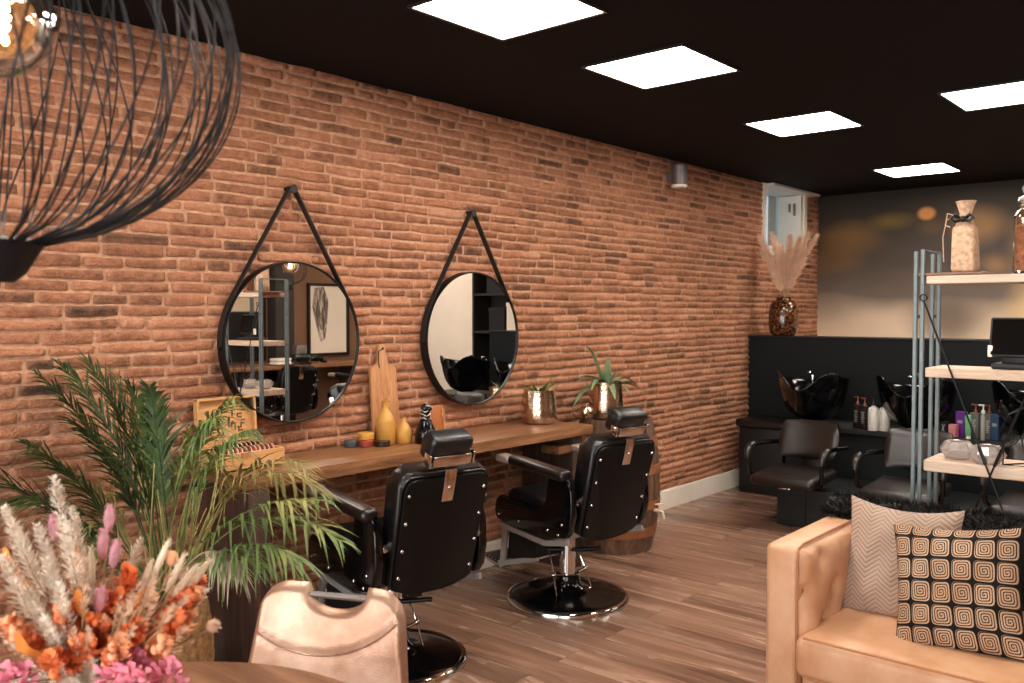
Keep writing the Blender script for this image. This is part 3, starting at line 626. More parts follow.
# ================================================================== BARBER CHAIRS
def barber_chair(loc, rz, label, group):
    t = thing('barber_chair', label, 'barber chair', loc, rz, group)
    MB().lathe([(.318, .024), (.33, .030), (.344, .026), (.352, .014), (.352, 0), (.33, 0)], 72, cap=False).build('base_rim', M['chrome'], t)
    MB().lathe([(0, .004), (.335, .004), (.335, .02), (.322, .026), (.25, .036), (.16, .05), (.10, .07), (.075, .10), (.068, .14), (.06, .145), (0, .145)], 72).build('base_plate', M['blackgloss'], t)
    MB().lathe([(.046, .14), (.046, .43), (.03, .43)], 32, cap=False).build('column', M['chrome'], t)
    # pump levers: thin rods from the base up to a cross handle
    for sg in (-1, 1):
        b = MB(); b.tube([(-.03, sg*.055, .15), (-.02, sg*.12, .16)], .008, 8); b.ball((-.02, sg*.12, .16), .014)
        b.tube([(-.02, sg*.12, .16), (-.06, sg*.13, .05)], .005, 8); b.tube([(-.02, sg*.12, .16), (.04, sg*.1, .28)], .005, 8)
        b.build('linkage', M['chrome'], t)
    b = MB(); b.tube([(.05, .11, .29), (-.06, -.02, .29), (-.14, -.13, .30)], .011, 10); b.tube([(.03, .09, .29), (.03, .07, .33)], .008, 8); b.build('pump_lever', M['blackmetal'], t)
    # seat frame straps
    b = MB()
    for sg in (-1, 1):
        b.bar((-.33, sg*.272, .43), (-.12, sg*.262, .385), .012, .03); b.bar((-.12, sg*.262, .385), (.29, sg*.262, .41), .012, .03)
        b.bar((-.12, 0, .395), (-.12, sg*.265, .388), .03, .02)
    b.box((0, 0, .41), (.3, .2, .04)); b.build('seat_frame', M['paleste'], t)
    # footrest
    for sg in (-1, 1):
        b = MB(); pts = [(.22, sg*.215, .50), (.30, sg*.215, .46), (.30, sg*.215, .40), (.33, sg*.215, .17), (.36, sg*.215, .15)]
        for a, c in zip(pts[:-1], pts[1:]): b.bar(a, c, .014, .045)
        b.bar((.33, sg*.215, .165), (.06, sg*.17, .245), .012, .03)
        b.build('footrest_strap', M['paleste'], t)
    b = MB(); b.box((.45, 0, .155), (.2, .44, .022), rotm(0, R(-8), 0), bevel=.006)
    for k in range(5): b.box((.385+k*.03, 0, .162+k*.0042), (.008, .42, .01), rotm(0, R(-8), 0))
    b.build('footplate', M['softchrome'], t)
    b = MB(); b.prism([(.28, .44), (.02, .42), (.06, .25), (.31, .20)], .39, lambda u, v, w: (u, w, v), .008); b.build('calf_panel', M['blackmatte'], t)
    # seat
    b = MB(); b.box((.03, 0, .545), (.53, .46, .13), rotm(0, R(-3), 0), bevel=.05, seg=5); b.build('seat', M['blackleather'], t, 60)
    # side panels with the open loop under the armrest
    cur = []
    out = [(.30, .455), (.315, .50), (.30, .56), (.27, .585)]
    out += [(.10, .565), (-.02, .545)]
    for k in range(9):
        a = -PI/2-(PI/2)*k/8*1.15+0; out.append((-.03+.14*math.cos(a+0), .675+.13*math.sin(a)))
    out += [(-.165, .74), (-.185, .765), (-.33, .765), (-.36, .7), (-.365, .58), (-.345, .49), (-.31, .45), (-.2, .43), (.1, .43), (.24, .435)]
    for sg in (-1, 1):
        pn = MB().prism(out, .045, lambda u, v, w, sg=sg: (u, sg*.265+w, v), .009).build('side_panel', M['blackgloss'], t, 50)
        for (u, v) in ((.27, .48), (.08, .47), (-.17, .47), (-.26, .46), (-.29, .52)):
            MB().ball((u, sg*.29, v), .0085, (1, .7, 1), 10).build('stud', M['chrome'], pn)
        ar = MB(); tl_ = R(3.5)
        pr = []
        ar.box((-.09, sg*.285, .795), (.48, .085, .062), rotm(0, -tl_, 0), bevel=.028, seg=4); ar.build('armrest', M['armleather'], t, 60)
        MB().box((.20, sg*.285, .808), (.12, .08, .042), rotm(0, -tl_, 0), bevel=.012, seg=3).build('armrest_tip', M['armtip'], t)
    # back
    bt = R(16); ry = rotm(0, -bt, 0); B0 = Vector((-.285, 0, .445))
    def bk(p): return (ry @ Vector(p))+B0
    def outline(wt, wb, h, r):
        p = []
        for cx, cz, a0 in ((wt-r, h-r, 0), (-(wt-r), h-r, 90)):
            for k in range(7): a = R(a0+90*k/6); p.append((cx+r*math.cos(a), cz+r*math.sin(a)))
        for k in range(9): a = R(200+140*k/8); p.append((wb*math.cos(a)/math.cos(R(20)), .055+.07*math.sin(a)-.0))
        return p
    MB().prism(outline(.222, .215, .555, .055), .115, lambda u, v, w: bk((w+.015, u, v)), .03).build('back_cushion', M['blackleather'], t, 60)
    bpn = MB().prism(outline(.208, .2, .535, .05), .022, lambda u, v, w: bk((w-.052, u, v)), .005).build('back_panel', M['backvinyl'], t, 40)
    MB().tube([bk((-.045, u*1.012, v)) for u, v in outline(.212, .205, .542, .05)], .005, 6, True).build('piping', M['blackleather'], t)
    for sg in (-1, 1):
        for k in range(4): MB().ball(bk((-.066, sg*(.188-.002*k), .47-.128*k)), .0085, (.7, 1, 1), 10).build('stud', M['chrome'], bpn)
    MB().box(bk((-.068, 0, .50)), (.008, .058, .15), ry, bevel=.003).ball(bk((-.073, 0, .49)), .009).build('headrest_bracket', M['bronze'], t)
    hb = MB().box(bk((-.005, 0, .655)), (.105, .215, .125), rotm(0, -bt-R(10), 0), bevel=.03, seg=5).build('headrest', M['blackleather'], t, 60)
    MB().box(bk((-.062, .0, .612)), (.012, .19, .05), rotm(0, -bt-R(6), 0), bevel=.004).build('headrest_plate', M['bronze'], t)
    for sg in (-1, 1):
        MB().box(bk((-.04, sg*.109, .615)), (.05, .010, .055), ry, bevel=.004).build('headrest_cheek', M['chrome'], t)
        MB().tube([bk((.0, sg*.2, .2)), bk((.0, sg*.26, .2))], .022, 16).ball(bk((0, sg*.262, .2)), .02, (1, .5, 1)).build('recline_knob', M['softchrome'], t)
    return t
CA = PI-R(12)
bc = barber_chair((.78, 3.99, 0), CA, 'black barber chair farther along the counter, beside the barrel', 'barber chairs at the counter')
dup(bc, (.70, 2.74, 0), CA, 'black barber chair nearest, behind the tan leather chair')
# ================================================================== PALM
rp = random.Random(11)
PB = Vector((.47, 1.74, 0))
t = thing('potted_palm', 'large leafy palm in a wicker basket at the near end of the counter', 'potted palm', PB)
bk_ = MB(); n = 56; prof = [(.13, 0), (.15, .02)]+[(.15+.028*math.sin(PI*k/14), .02+.48*k/14) for k in range(1, 15)]+[(.145, .51), (.13, .5), (.125, .4), (0, .4)]
vs = []; fs = []
for i, (r_, z) in enumerate(prof):
    for k in range(n):
        a = 2*PI*k/n; rr = r_+(.005 if (k//2+i) % 2 else -.003)*(1 if 1 < i < 15 else 0); vs.append((rr*math.cos(a), rr*math.sin(a), z))
for i in range(len(prof)-1):
    for k in range(n): fs.append((i*n+k, i*n+(k+1) % n, (i+1)*n+(k+1) % n, (i+1)*n+k))
bk_.add(vs, fs, [(k/n*6, i/8) for i in range(len(prof)) for k in range(n)]).build('basket', M['wicker'], t, 60)
def bez(a, b, c, k): return a*(1-k)**2+b*(2*k*(1-k))+c*k**2
def frond(base, ctrl, tip, mat, ll, n, start=.3, droop=.5, w=.0062):
    b = MB(); pts = [bez(base, ctrl, tip, k/16) for k in range(17)]
    b.tube(pts, [.0045*(1-.75*k/16) for k in range(17)], 5)
    for k in range(n):
        u = start+(1-start)*k/(n-1); p = bez(base, ctrl, tip, u); tg = (bez(base, ctrl, tip, min(1, u+.02))-bez(base, ctrl, tip, u-.02)).normalized()
        side = tg.cross(Vector((0, 0, 1))); side = side.normalized() if side.length > .05 else Vector((1, 0, 0)); up = side.cross(tg)
        env = (.35+.65*math.sin(PI*min(1, .25+.75*(u-start)/(1-start))))*(1-.25*u)
        for sg in (-1, 1):
            L = ll*env*rp.uniform(.8, 1.15); f = rp.uniform(1.0, 1.6)
            d = (tg*f+side*sg*rp.uniform(.35, .75)+up*rp.uniform(-.1, .45)).normalized()
            dr = droop*rp.uniform(.5, 1.4); q = []; sd = []
            for j in range(6):
                s_ = j/5; q.append(p+d*(L*s_)+Vector((0, 0, -dr*L*s_*s_*.8))); 
            ws = [w*x for x in (.5, 1, 1, .8, .45, .04)]
            wd = d.cross(up).normalized()
            b.blade([x-PB for x in q], ws, wd, fold=.35)
    b.v = [Vector(v) for v in b.v]
    return b
def place_frond(c, tp, mat, ll=.22, n=18, start=.3, droop=.5, bpx=(150, 595, 3.5)):
    base = PB+Vector((rp.uniform(-.06, .06), rp.uniform(-.06, .06), .42)); ctrl = at(*c); tip = at(*tp)
    b = MB(); right = tp[0] > 255; f = frond(base, ctrl, tip, mat, ll*(1.5 if right else 1.22), int(n*(.95 if right else 1.55)), start, droop*(1.2 if right else 1), .0052 if right else .0062)
    nt = 17*5                                                     # rachis verts are still in world space
    f.v = [tuple(Vector(v)-PB) if i < nt else tuple(v) for i, v in enumerate(f.v)]
    for i, v in enumerate(f.v):                                   # keep leaves in front of the bricks
        if v[0]+PB.x < .03: f.v[i] = (.03-PB.x+.01*rp.random(), v[1], v[2])
    f.build('frond', M[mat], t, 180)
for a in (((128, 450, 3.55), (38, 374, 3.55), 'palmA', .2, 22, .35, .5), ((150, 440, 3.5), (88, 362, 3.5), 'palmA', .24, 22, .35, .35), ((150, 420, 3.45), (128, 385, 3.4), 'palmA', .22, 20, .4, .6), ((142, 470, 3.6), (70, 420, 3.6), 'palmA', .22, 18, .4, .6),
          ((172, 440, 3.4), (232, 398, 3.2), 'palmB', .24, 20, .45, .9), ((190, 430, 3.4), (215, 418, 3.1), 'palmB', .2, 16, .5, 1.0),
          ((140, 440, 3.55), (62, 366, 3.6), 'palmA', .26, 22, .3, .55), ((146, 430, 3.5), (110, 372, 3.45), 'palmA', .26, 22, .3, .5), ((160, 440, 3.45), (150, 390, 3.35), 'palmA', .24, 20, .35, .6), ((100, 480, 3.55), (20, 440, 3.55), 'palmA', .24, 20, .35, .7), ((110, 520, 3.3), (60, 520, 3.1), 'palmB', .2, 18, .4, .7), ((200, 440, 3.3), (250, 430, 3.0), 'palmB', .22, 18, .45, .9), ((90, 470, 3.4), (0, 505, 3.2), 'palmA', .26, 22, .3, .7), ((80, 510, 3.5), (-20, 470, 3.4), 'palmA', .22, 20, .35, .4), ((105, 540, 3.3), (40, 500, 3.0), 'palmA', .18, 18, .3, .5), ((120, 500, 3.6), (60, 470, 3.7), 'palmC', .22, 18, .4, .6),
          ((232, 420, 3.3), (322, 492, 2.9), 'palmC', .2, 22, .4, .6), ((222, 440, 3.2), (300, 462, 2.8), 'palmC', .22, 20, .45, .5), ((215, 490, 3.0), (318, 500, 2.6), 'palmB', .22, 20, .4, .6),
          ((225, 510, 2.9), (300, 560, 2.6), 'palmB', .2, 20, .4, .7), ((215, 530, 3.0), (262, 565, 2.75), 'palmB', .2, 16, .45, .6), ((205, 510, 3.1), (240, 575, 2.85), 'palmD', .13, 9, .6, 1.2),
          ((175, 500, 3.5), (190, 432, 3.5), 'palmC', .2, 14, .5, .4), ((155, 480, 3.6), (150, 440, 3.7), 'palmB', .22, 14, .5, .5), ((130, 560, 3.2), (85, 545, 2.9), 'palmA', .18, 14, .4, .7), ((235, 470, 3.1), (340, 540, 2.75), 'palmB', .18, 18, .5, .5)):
    place_frond(*a)
b = MB()
for k in range(34):
    x = rp.uniform(-.09, .09); y = rp.uniform(-.08, .1); L = rp.uniform(.35, .75)
    b.tube([(x, y, .41), (x*1.7, y*1.7, .41+L*.5), (x*2.6+rp.uniform(-.05, .05), y*2.6+rp.uniform(-.05, .08), .41+L)], [.0045, .0038, .002], 5)
b.v = [(max(v[0], .03-PB.x), v[1], v[2]) for v in b.v]
st_ = b.build('stems', M['palmstem'], t, 180); st_['kind'] = 'stuff'
# ================================================================== WINE PENDANTS
def pendant(c, Rr, Hh, label, wires=92, seed=2):
    t = thing('wire_pendant_lamp', label, 'pendant lamp', c)
    rnd = random.Random(seed); b = MB()
    for k in range(wires):
        a0 = 2*PI*k/wires+rnd.uniform(-.06, .06); tw = rnd.choice((-1, 1))*rnd.uniform(.0, .26); pts = []
        kk = rnd.uniform(.97, 1.02)
        for i in range(27):
            s_ = -.985+1.95*i/26; r_ = Rr*math.sqrt(max(0.0, 1-s_*s_))*kk; a = a0+tw*s_
            pts.append((r_*math.cos(a), r_*math.sin(a), Hh*s_))
        b.tube(pts, .0015*Rr/.355+.0003, 5)
    b.build('wire_cage', M['wire'], t, 180)
    MB().lathe([(0, -Hh-.05), (.02, -Hh-.052), (.036, -Hh-.038), (.066*Rr/.355, -Hh*.97), (.05*Rr/.355, -Hh*.955), (0, -Hh*.955)], 32).build('bottom_cap', M['wire'], t)
    MB().lathe([(0, Hh*.94), (.075*Rr/.355, Hh*.945), (.07*Rr/.355, Hh*.985), (.03, Hh+.04), (0, Hh+.045)], 32).build('top_cap', M['wire'], t)
    MB().tube([(0, 0, Hh*.95), (0, 0, .15)], .008, 8).lathe([(.0, .19), (.024, .185), (.026, .12), (.02, .11), (0, .11)], 20).build('socket', M['wire'], t)
    MB().lathe([(.02, .125)]+[(.085*math.sin(a), .045+.085*math.cos(a)) for a in [.25+k*(PI-.25)/14 for k in range(15)]], 32, cap=False).build('bulb', M['amber'], t, 180)
    MB().tube([(.026*math.cos(a*1.5), .026*math.sin(a*1.5), .1-.1*a/18) for a in range(19)], .007, 6).build('filament', M['filament'], t)
    MB().tube([(0, 0, Hh+.04), (0, 0, H-c.z-.02)], .004, 8).build('cord', M['blackmatte'], t)
    MB().lathe([(0, H-c.z-.035), (.05, H-c.z-.03), (.055, H-c.z-.002), (0, H-c.z-.002)], 24).build('ceiling_rose', M['blackmetal'], t)
M['wire'] = simple('pendant_wire', (20, 23, 29), .45, .35)
pendant(at(-5, 50, 1.3), .342, .29, 'large black wire pendant lamp with a glowing bulb over the round table')
pendant(Vector((4.05, 5.42, 2.07)), .17, .15, 'small black wire pendant lamp seen in the left round mirror', 48, 5)
# ================================================================== ROUND TABLE AND TAN CHAIR
TX, TY, TZ = 2.16, .735, .75
t = thing('round_table', 'round brown wooden table under the dried flowers', 'table', (TX, TY, 0))
MB().lathe([(0, TZ-.036), (.57, TZ-.036), (.588, TZ-.028), (.592, TZ-.012), (.588, TZ-.002), (.58, TZ), (0, TZ)], 96).build('tabletop', M['tablewood'], t, 40)
MB().lathe([(.05, .03), (.045, .1), (.04, TZ-.05), (.12, TZ-.037), (0, TZ-.037)], 32, cap=False).build('pedestal', M['blackmetal'], t)
MB().lathe([(0, 0), (.27, 0), (.27, .012), (.06, .03), (0, .03)], 48).build('foot', M['blackmetal'], t)
bc_ = at(329, 640, 2.36)
rz = math.atan2(.735-bc_.y, 2.16-bc_.x)+PI/2+R(6)
t = thing('leather_chair', 'tan leather chair with a hand slot in its back, pushed up to the round table', 'chair', (0, 0, 0), rz)
rot = Matrix.Rotation(rz, 3, 'Z'); off = rot @ Vector((0, .215, 0)); t.location = (bc_.x-off.x, bc_.y-off.y, 0)
Hb = .455; zb0 = .447
def top_v(u):
    a = abs(u); hw = .205
    v = Hb - (.0 if a < hw-.07 else .07-math.sqrt(max(0, .07**2-(a-(hw-.07))**2)))
    n_ = u-.012
    if abs(n_) < .085: v -= .062*math.sqrt(max(0, 1-(n_/.085)**2))**.8 + .0
    return v
def half_w(v): return .205+.06*(1-v/Hb)
nu, nv = 96, 30; front = []; back = []
def back_pt(i, j, sgn):
    s_ = -1+2*i/nu; u0 = s_*.205; tv = top_v(u0*.9999); v = tv*(j/nv); u = s_*half_w(v)
    d = min((1-abs(s_))*.205, tv-v, v+.01, ); d = min(d, max(0, math.hypot(abs(u0-.012)/.085, (Hb-v)/.062)-1)*.06 if Hb-v < .14 else 9)
    e = max(0, min(1, d/.02)); th = .022*math.sqrt(max(0, 1-(1-e)**2))
    seam = .365-.085*(1-(s_*1.0)**2)*1.0+.03*s_; ds = v-seam
    cush = .006*math.exp(-((ds-.02)/.03)**2)-.004*math.exp(-(ds/.008)**2)+(.006*math.exp(-((ds+.05)/.05)**2)) if sgn < 0 else 0
    y = .215+.05*(v-.22)/.24*.9-.35*u*u+sgn*(th+max(0, cush)*e)+(min(0, cush)*-1*e if sgn < 0 else 0)
    return (u, y, zb0+v)
b = MB()
for sgn in (-1, 1):
    vs = [back_pt(i, j, sgn) for i in range(nu+1) for j in range(nv+1)]; fs = []
    for i in range(nu):
        for j in range(nv):
            a = i*(nv+1)+j; q = (a, a+nv+1, a+nv+2, a+1); fs.append(q if sgn < 0 else q[::-1])
    b.add(vs, fs)
b.build('backrest', M['chairleather'], t, 70)
pts = []
for k in range(41):
    s_ = -.93+1.86*k/40; v = .365-.085*(1-s_*s_)+.03*s_; u = s_*half_w(v); pts.append((u, .215+.05*(v-.22)/.24*.9-.35*u*u-.0265, zb0+v))
MB().tube(pts, .0028, 6).build('seam', M['chairleather'], t, 60)
MB().tube([(-.085, .25, zb0+Hb-.03), (.11, .25, zb0+Hb-.03)], .009, 12).build('grip_bar', M['steelcyl'], t)
b = MB(); b.box((0, -.03, .465), (.45, .44, .07), bevel=.03, seg=4); b.build('seat', M['chairleather'], t, 60)
for sx in (-1, 1):
    for sy in (-1, 1): MB().tube([(sx*.17, -.02+sy*.16, .44), (sx*.2, -.02+sy*.2, .0)], .011, 10).build('leg', M['blackmetal'], t)
    MB().tube([(sx*.15, .1, .44), (sx*.15, .235, .47), (sx*.14, .26, .62)], .011, 8).build('back_support', M['blackmetal'], t)
# ================================================================== DRIED FLOWERS
rf = random.Random(21)
V0 = at(95, 683, 1.74); V0.z = TZ+.0005
t = tag(MB().lathe([(0, 0), (.05, 0), (.062, .008), (.07, .04), (.066, .085), (.05, .115), (.046, .135), (.05, .142), (.045, .142), (.042, .134), (.06, .085), (0, .02)], 32).build('flower_vase', simple('stone_vase', (120, 100, 86), .6, var=.1), None, 40, V0), 'round stoneware vase holding the dried flowers on the table', 'vase')
MD = {}
for nm, c, vr in (('white_plume', (236, 224, 208), .1), ('cream', (232, 216, 190), .08), ('pink', (222, 166, 176), .1), ('orange', (238, 134, 80), .18), ('peach', (240, 172, 128), .15), ('ochre', (206, 122, 46), .2), ('magenta', (230, 140, 156), .2), ('beige', (206, 170, 142), .15), ('rust', (178, 100, 66), .25), ('drystem', (176, 142, 104), .15)):
    MD[nm] = simple('dried_'+nm, c, .9, var=vr, nscale=25)
def fuzzy(b, p0, p1, r, n, bl, w, lean=.7, prof=None):
    p0 = Vector(p0); p1 = Vector(p1); ax = (p1-p0); L = ax.length; ax.normalize(); o1 = ax.orthogonal().normalized(); o2 = ax.cross(o1)
    for k in range(n):
        u = rf.random(); e = prof(u) if prof else math.sin(PI*min(1, max(0, .08+.86*u)))**.6; a = rf.uniform(0, 2*PI); rad = o1*math.cos(a)+o2*math.sin(a)
        s_ = p0+ax*(L*u)+rad*(r*.35*e*rf.random()); d = (ax*lean+rad*rf.uniform(.5, 1.1)).normalized(); l_ = bl*rf.uniform(.6, 1.2)*(.4+.6*e)
        sd = d.cross(rad).normalized() if d.cross(rad).length > .01 else o2
        e2 = s_+d*l_+Vector((0, 0, -.1*l_)); m_ = (s_+e2)/2+rad*l_*.08
        b.add([s_-sd*w*.5, s_+sd*w*.5, m_+sd*w, m_-sd*w, e2], [(0, 1, 2, 3), (3, 2, 4)])
STEM_GROUPS = {'plume_stem': ('feathery off-white dried plume stem in the flower vase', 'dried plumes in the bouquet'), 'wheat_stem': ('slim cream bristly dried grass spike in the flower vase', 'cream grass spikes in the bouquet'), 'bunny_tail_stem': ('dusty pink fluffy bunny tail stem in the flower vase', 'pink bunny tails in the bouquet'), 'celosia_stem': ('bright orange dried flower plume in the flower vase', 'orange plumes in the bouquet'), 'dried_leaf': ('long ochre dried leaf among the bouquet', 'ochre leaves in the bouquet'), 'statice_stem': ('magenta pink frilly dried bloom low in the bouquet', 'magenta blooms in the bouquet'), 'grass_stem': ('thin beige seed grass in the flower vase', 'thin beige grasses in the bouquet'), 'rust_stem': ('rust brown dried seed plume in the flower vase', 'rust plumes in the bouquet')}
def stem_thing(kind, tip, hl, headfn, matname, sm=180):
    tip = at(*tip); l_, g = STEM_GROUPS.get(kind, (None, None))
    base = V0+Vector((rf.uniform(-.02, .02), rf.uniform(-.02, .02), .05))
    mouth = V0+Vector((rf.uniform(-.028, .028), rf.uniform(-.028, .028), .142))
    t = thing(kind, l_, 'dried flower', base, 0, g)
    d = (tip-mouth).normalized(); d2 = (d+Vector((0, 0, .15))).normalized()
    h0 = tip-d2*hl
    MB().tube([Vector((0, 0, 0)), mouth-base, (mouth-base)*.45+(h0-base)*.55+Vector((0, 0, .01)), h0-base, h0-base+d2*hl*.5], [.0022, .0022, .002, .0017, .001], 5).build('stem', MD['drystem'], t, 180)
    b = MB(); headfn(b, h0-base, tip-base); b.build('head', MD[matname], t, sm)
    return t
def plume(b, p0, p1): 
    fuzzy(b, p0, p1, .024, 230, .028, .0018, .9, lambda u: (1-u)**.45*min(1, .35+3*u)); fuzzy(b, p0, p1, .012, 120, .016, .0022)
def tail(r):
    def f(b, p0, p1):
        ax = (p1-p0); q = ax.to_track_quat('Z', 'Y').to_matrix(); L = ax.length
        b.ball((p0+p1)/2, L/2, (r/(L/2)*.8, r/(L/2)*.8, 1), 10, q); fuzzy(b, p0, p1, r*2, 240, r*1.15, .0009, .9)
    return f
def wheat(b, p0, p1):
    ax = (p1-p0); q = ax.to_track_quat('Z', 'Y').to_matrix(); L = ax.length
    b.ball((p0+p1)/2, L/2, (.0075/(L/2), .0075/(L/2), 1), 10, q); fuzzy(b, p0, p1, .014, 260, .013, .0011, 1.2)
def celosia(b, p0, p1):
    fuzzy(b, p0, p1, .035, 190, .024, .005, .7)
    for k in range(12): u = rf.random(); b.ball(p0.lerp(p1, u)+Vector((rf.uniform(-.014, .014), rf.uniform(-.014, .014), rf.uniform(-.01, .01))), rf.uniform(.006, .011), (1, 1, 1.2), 8)
def bloom(b, p0, p1):
    c = (p0+p1)/2
    for k in range(110):
        d = Vector((rf.gauss(0, 1), rf.gauss(0, 1), rf.gauss(.5, .8))).normalized(); s_ = c+d*rf.uniform(.008, .03); sd = d.orthogonal().normalized()*rf.uniform(.004, .007); e2 = s_+d*rf.uniform(.008, .016)
        b.add([s_-sd*.4, s_+sd*.4, e2+sd, e2+d*.003, e2-sd], [(0, 1, 2, 3, 4)])
def leaf(b, p0, p1):
    sd = (p1-p0).cross(FW).normalized(); pts = [p0.lerp(p1, k/8)+FW*(.01*math.sin(k)) for k in range(9)]
    b.blade(pts, [.004+.013*math.sin(PI*k/8)**.8 for k in range(9)], (sd+FW*.4).normalized(), fold=.4)
def grass(b, p0, p1):
    fuzzy(b, p0, p1, .012, 60, .014, .0014, 1.0)
for tp in ((54, 478, 1.72), (38, 525, 1.66), (18, 528, 1.74), (4, 508, 1.64), (72, 508, 1.78), (62, 520, 1.6), (46, 560, 1.62), (84, 560, 1.7), (2, 556, 1.58), (28, 590, 1.6), (58, 585, 1.58), (44, 620, 1.58), (90, 590, 1.68), (140, 540, 1.84), (205, 590, 1.76), (60, 668, 1.6), (90, 660, 1.62), (14, 640, 1.64), (38, 630, 1.66), (102, 612, 1.7), (66, 628, 1.68)): stem_thing('plume_stem', tp, .145, plume, 'white_plume')
for tp in ((169, 540, 1.74), (185, 554, 1.72), (197, 565, 1.7), (209, 560, 1.76), (91, 548, 1.7), (152, 560, 1.8)): stem_thing('wheat_stem', tp, .085, wheat, 'cream')
for tp, h in (((110, 506, 1.78), .05), ((104, 530, 1.74), .06), ((117, 541, 1.72), .055), ((100, 588, 1.66), .05), ((52, 516, 1.7), .05)): stem_thing('bunny_tail_stem', tp, h, tail(.013), 'pink')
for i, tp in enumerate(((150, 598, 1.72), (186, 596, 1.7), (176, 612, 1.66), (196, 590, 1.74), (98, 618, 1.66), (140, 622, 1.62), (165, 640, 1.62), (112, 594, 1.72), (130, 570, 1.76), (190, 612, 1.72), (62, 610, 1.62), (200, 575, 1.78), (120, 640, 1.58), (82, 640, 1.6), (30, 640, 1.6), (8, 620, 1.62), (50, 655, 1.58))): stem_thing('celosia_stem', tp, .085, celosia, 'orange' if i % 3 else 'peach')
for tp in ((1, 548, 1.66), (72, 545, 1.7), (12, 635, 1.56), (150, 585, 1.74), (76, 590, 1.62)): stem_thing('dried_leaf', tp, .1, leaf, 'ochre')
for tp in ((128, 655, 1.62), (118, 676, 1.58), (150, 666, 1.62), (6, 678, 1.58), (170, 676, 1.6), (138, 684, 1.56)): stem_thing('statice_stem', tp, .04, bloom, 'magenta')
for k in range(46): stem_thing('grass_stem', (rf.uniform(2, 200), rf.uniform(555, 650), rf.uniform(1.56, 1.82)), .08, grass, 'beige')
for k in range(8): stem_thing('rust_stem', (rf.uniform(40, 190), rf.uniform(585, 650), rf.uniform(1.6, 1.82)), .09, celosia if k % 2 else plume, 'rust')
STEM_GROUPS['scabiosa_stem'] = ('round pale seed head on a long bare stem leaning out of the bouquet', None)
stem_thing('scabiosa_stem', (218, 622, 1.72), .028, lambda b, p0, p1: (b.ball((p0+p1)/2, .0125, (1, 1, 1), 14), fuzzy(b, p0, p1, .02, 120, .012, .0014, .2)), 'beige')
STEM_GROUPS['poppy_stem'] = ('round peach seed head above the cream spikes in the bouquet', None)
stem_thing('poppy_stem', (175, 552, 1.76), .026, lambda b, p0, p1: b.ball((p0+p1)/2, .0125, (1, 1, 1.25), 14), 'peach')
# ================================================================== SOFA
SX, SY = 2.348, 3.18
t = thing('sofa', 'tan leather sofa with a tufted arm and a black fur throw over its back', 'sofa', (3.3, 3.55, 0))
o = Vector((3.3, 3.55, 0))
def lo(x, y, z): return (x-o.x, y-o.y, z-o.z)
for nm, x0, x1 in (('arm', SX, SX+.135), ('arm', 4.30, 4.435)):
    a = MB(); a.box(lo((x0+x1)/2, SY+.4, .432), (x1-x0, .8, .65), bevel=.028, seg=4); an = a.build(nm, M['sofa'], t, 60)
    if x0 < 3:
        p = [];
        for x in (x1-.006,): 
            p = [lo(x, SY+.004, .13), lo(x, SY+.001, .70), lo(x, SY+.02, .752), lo(x, SY+.05, .7605), lo(x, SY+.7, .7605)]
        MB().tube(p, .005, 6).build('piping', M['piping'], an)
        # tufted inner panel
        g = MB(); nu, nv = 60, 46; btn = [on_x(px, py, x1+.02) for px, py in ((820, 557.6), (807, 592), (833, 585), (842.5, 607), (822, 618))]
        y0, y1, z0, z1 = SY+.012, SY+.6, .30, .748; vs = []; fs = []
        for i in range(nu+1):
            for j in range(nv+1):
                y = y0+(y1-y0)*i/nu; z = z0+(z1-z0)*j/nv; e = min(y-y0, y1-y, z1-z, z-z0+.05); e = max(0, min(1, e/.06)); h = .046*math.sqrt(max(0, 1-(1-e)**2))
                for q in btn:
                    d = math.hypot(y-q.y, z-q.z); h -= .034*math.exp(-(d/.026)**2)+.014*math.exp(-(d/.07)**2)
                    dy = abs(y-q.y); dz = abs(z-q.z)
                q = btn[1]; h -= .012*math.exp(-((z-q.z+.0)/.009)**2)*(1 if y < q.y else 0)*e
                vs.append(lo(x1-.002+max(h, -.004), y, z))
        for i in range(nu):
            for j in range(nv): k = i*(nv+1)+j; fs.append((k, k+nv+1, k+nv+2, k+1))
        g.add(vs, fs).build('tufted_panel', M['sofa'], an, 180)
        for q in btn: MB().ball(lo(x1+.002, q.y, q.z), .008, (.5, 1, 1), 10).build('button', M['piping'], an)
MB().box(lo(3.4, 3.53, .2), (1.82, .66, .17), bevel=.012).build('base', M['sofa'], t, 60)
MB().box(lo(3.4, 3.9, .43), (1.82, .2, .64), bevel=.03, seg=4).build('back', M['sofa'], t, 60)
def cushion_box(c, sz, r=.03, puff=.02):
    bm = bmesh.new(); bmesh.ops.create_cube(bm, size=1)
    for v in bm.verts: v.co = Vector((v.co.x*sz[0], v.co.y*sz[1], v.co.z*sz[2]))
    bmesh.ops.bevel(bm, geom=bm.edges[:], offset=r, segments=4, profile=.5, affect='EDGES')
    bmesh.ops.subdivide_edges(bm, edges=[e for e in bm.edges if e.calc_length() > .1], cuts=10, use_grid_fill=True)
    for v in bm.verts:
        u = 1-(2*v.co.x/sz[0])**2; w = 1-(2*v.co.y/sz[1])**2
        if v.co.z > sz[2]*.3: v.co.z += puff*max(0, u)*max(0, w)
    m = MB(); m.bm(bm, Matrix.Translation(c)); return m
sc_ = cushion_box(lo(3.4, 3.46, .367), (1.81, .70, .155), .035, .02).build('seat_cushion', M['sofa'], t, 70)
y_ = SY-.069-.002
MB().tube([lo(2.53, 3.114, .445), lo(4.27, 3.114, .445)], .0045, 6).tube([lo(2.53, 3.114, .301), lo(4.27, 3.114, .301)], .0045, 6).build('piping', M['piping'], sc_)
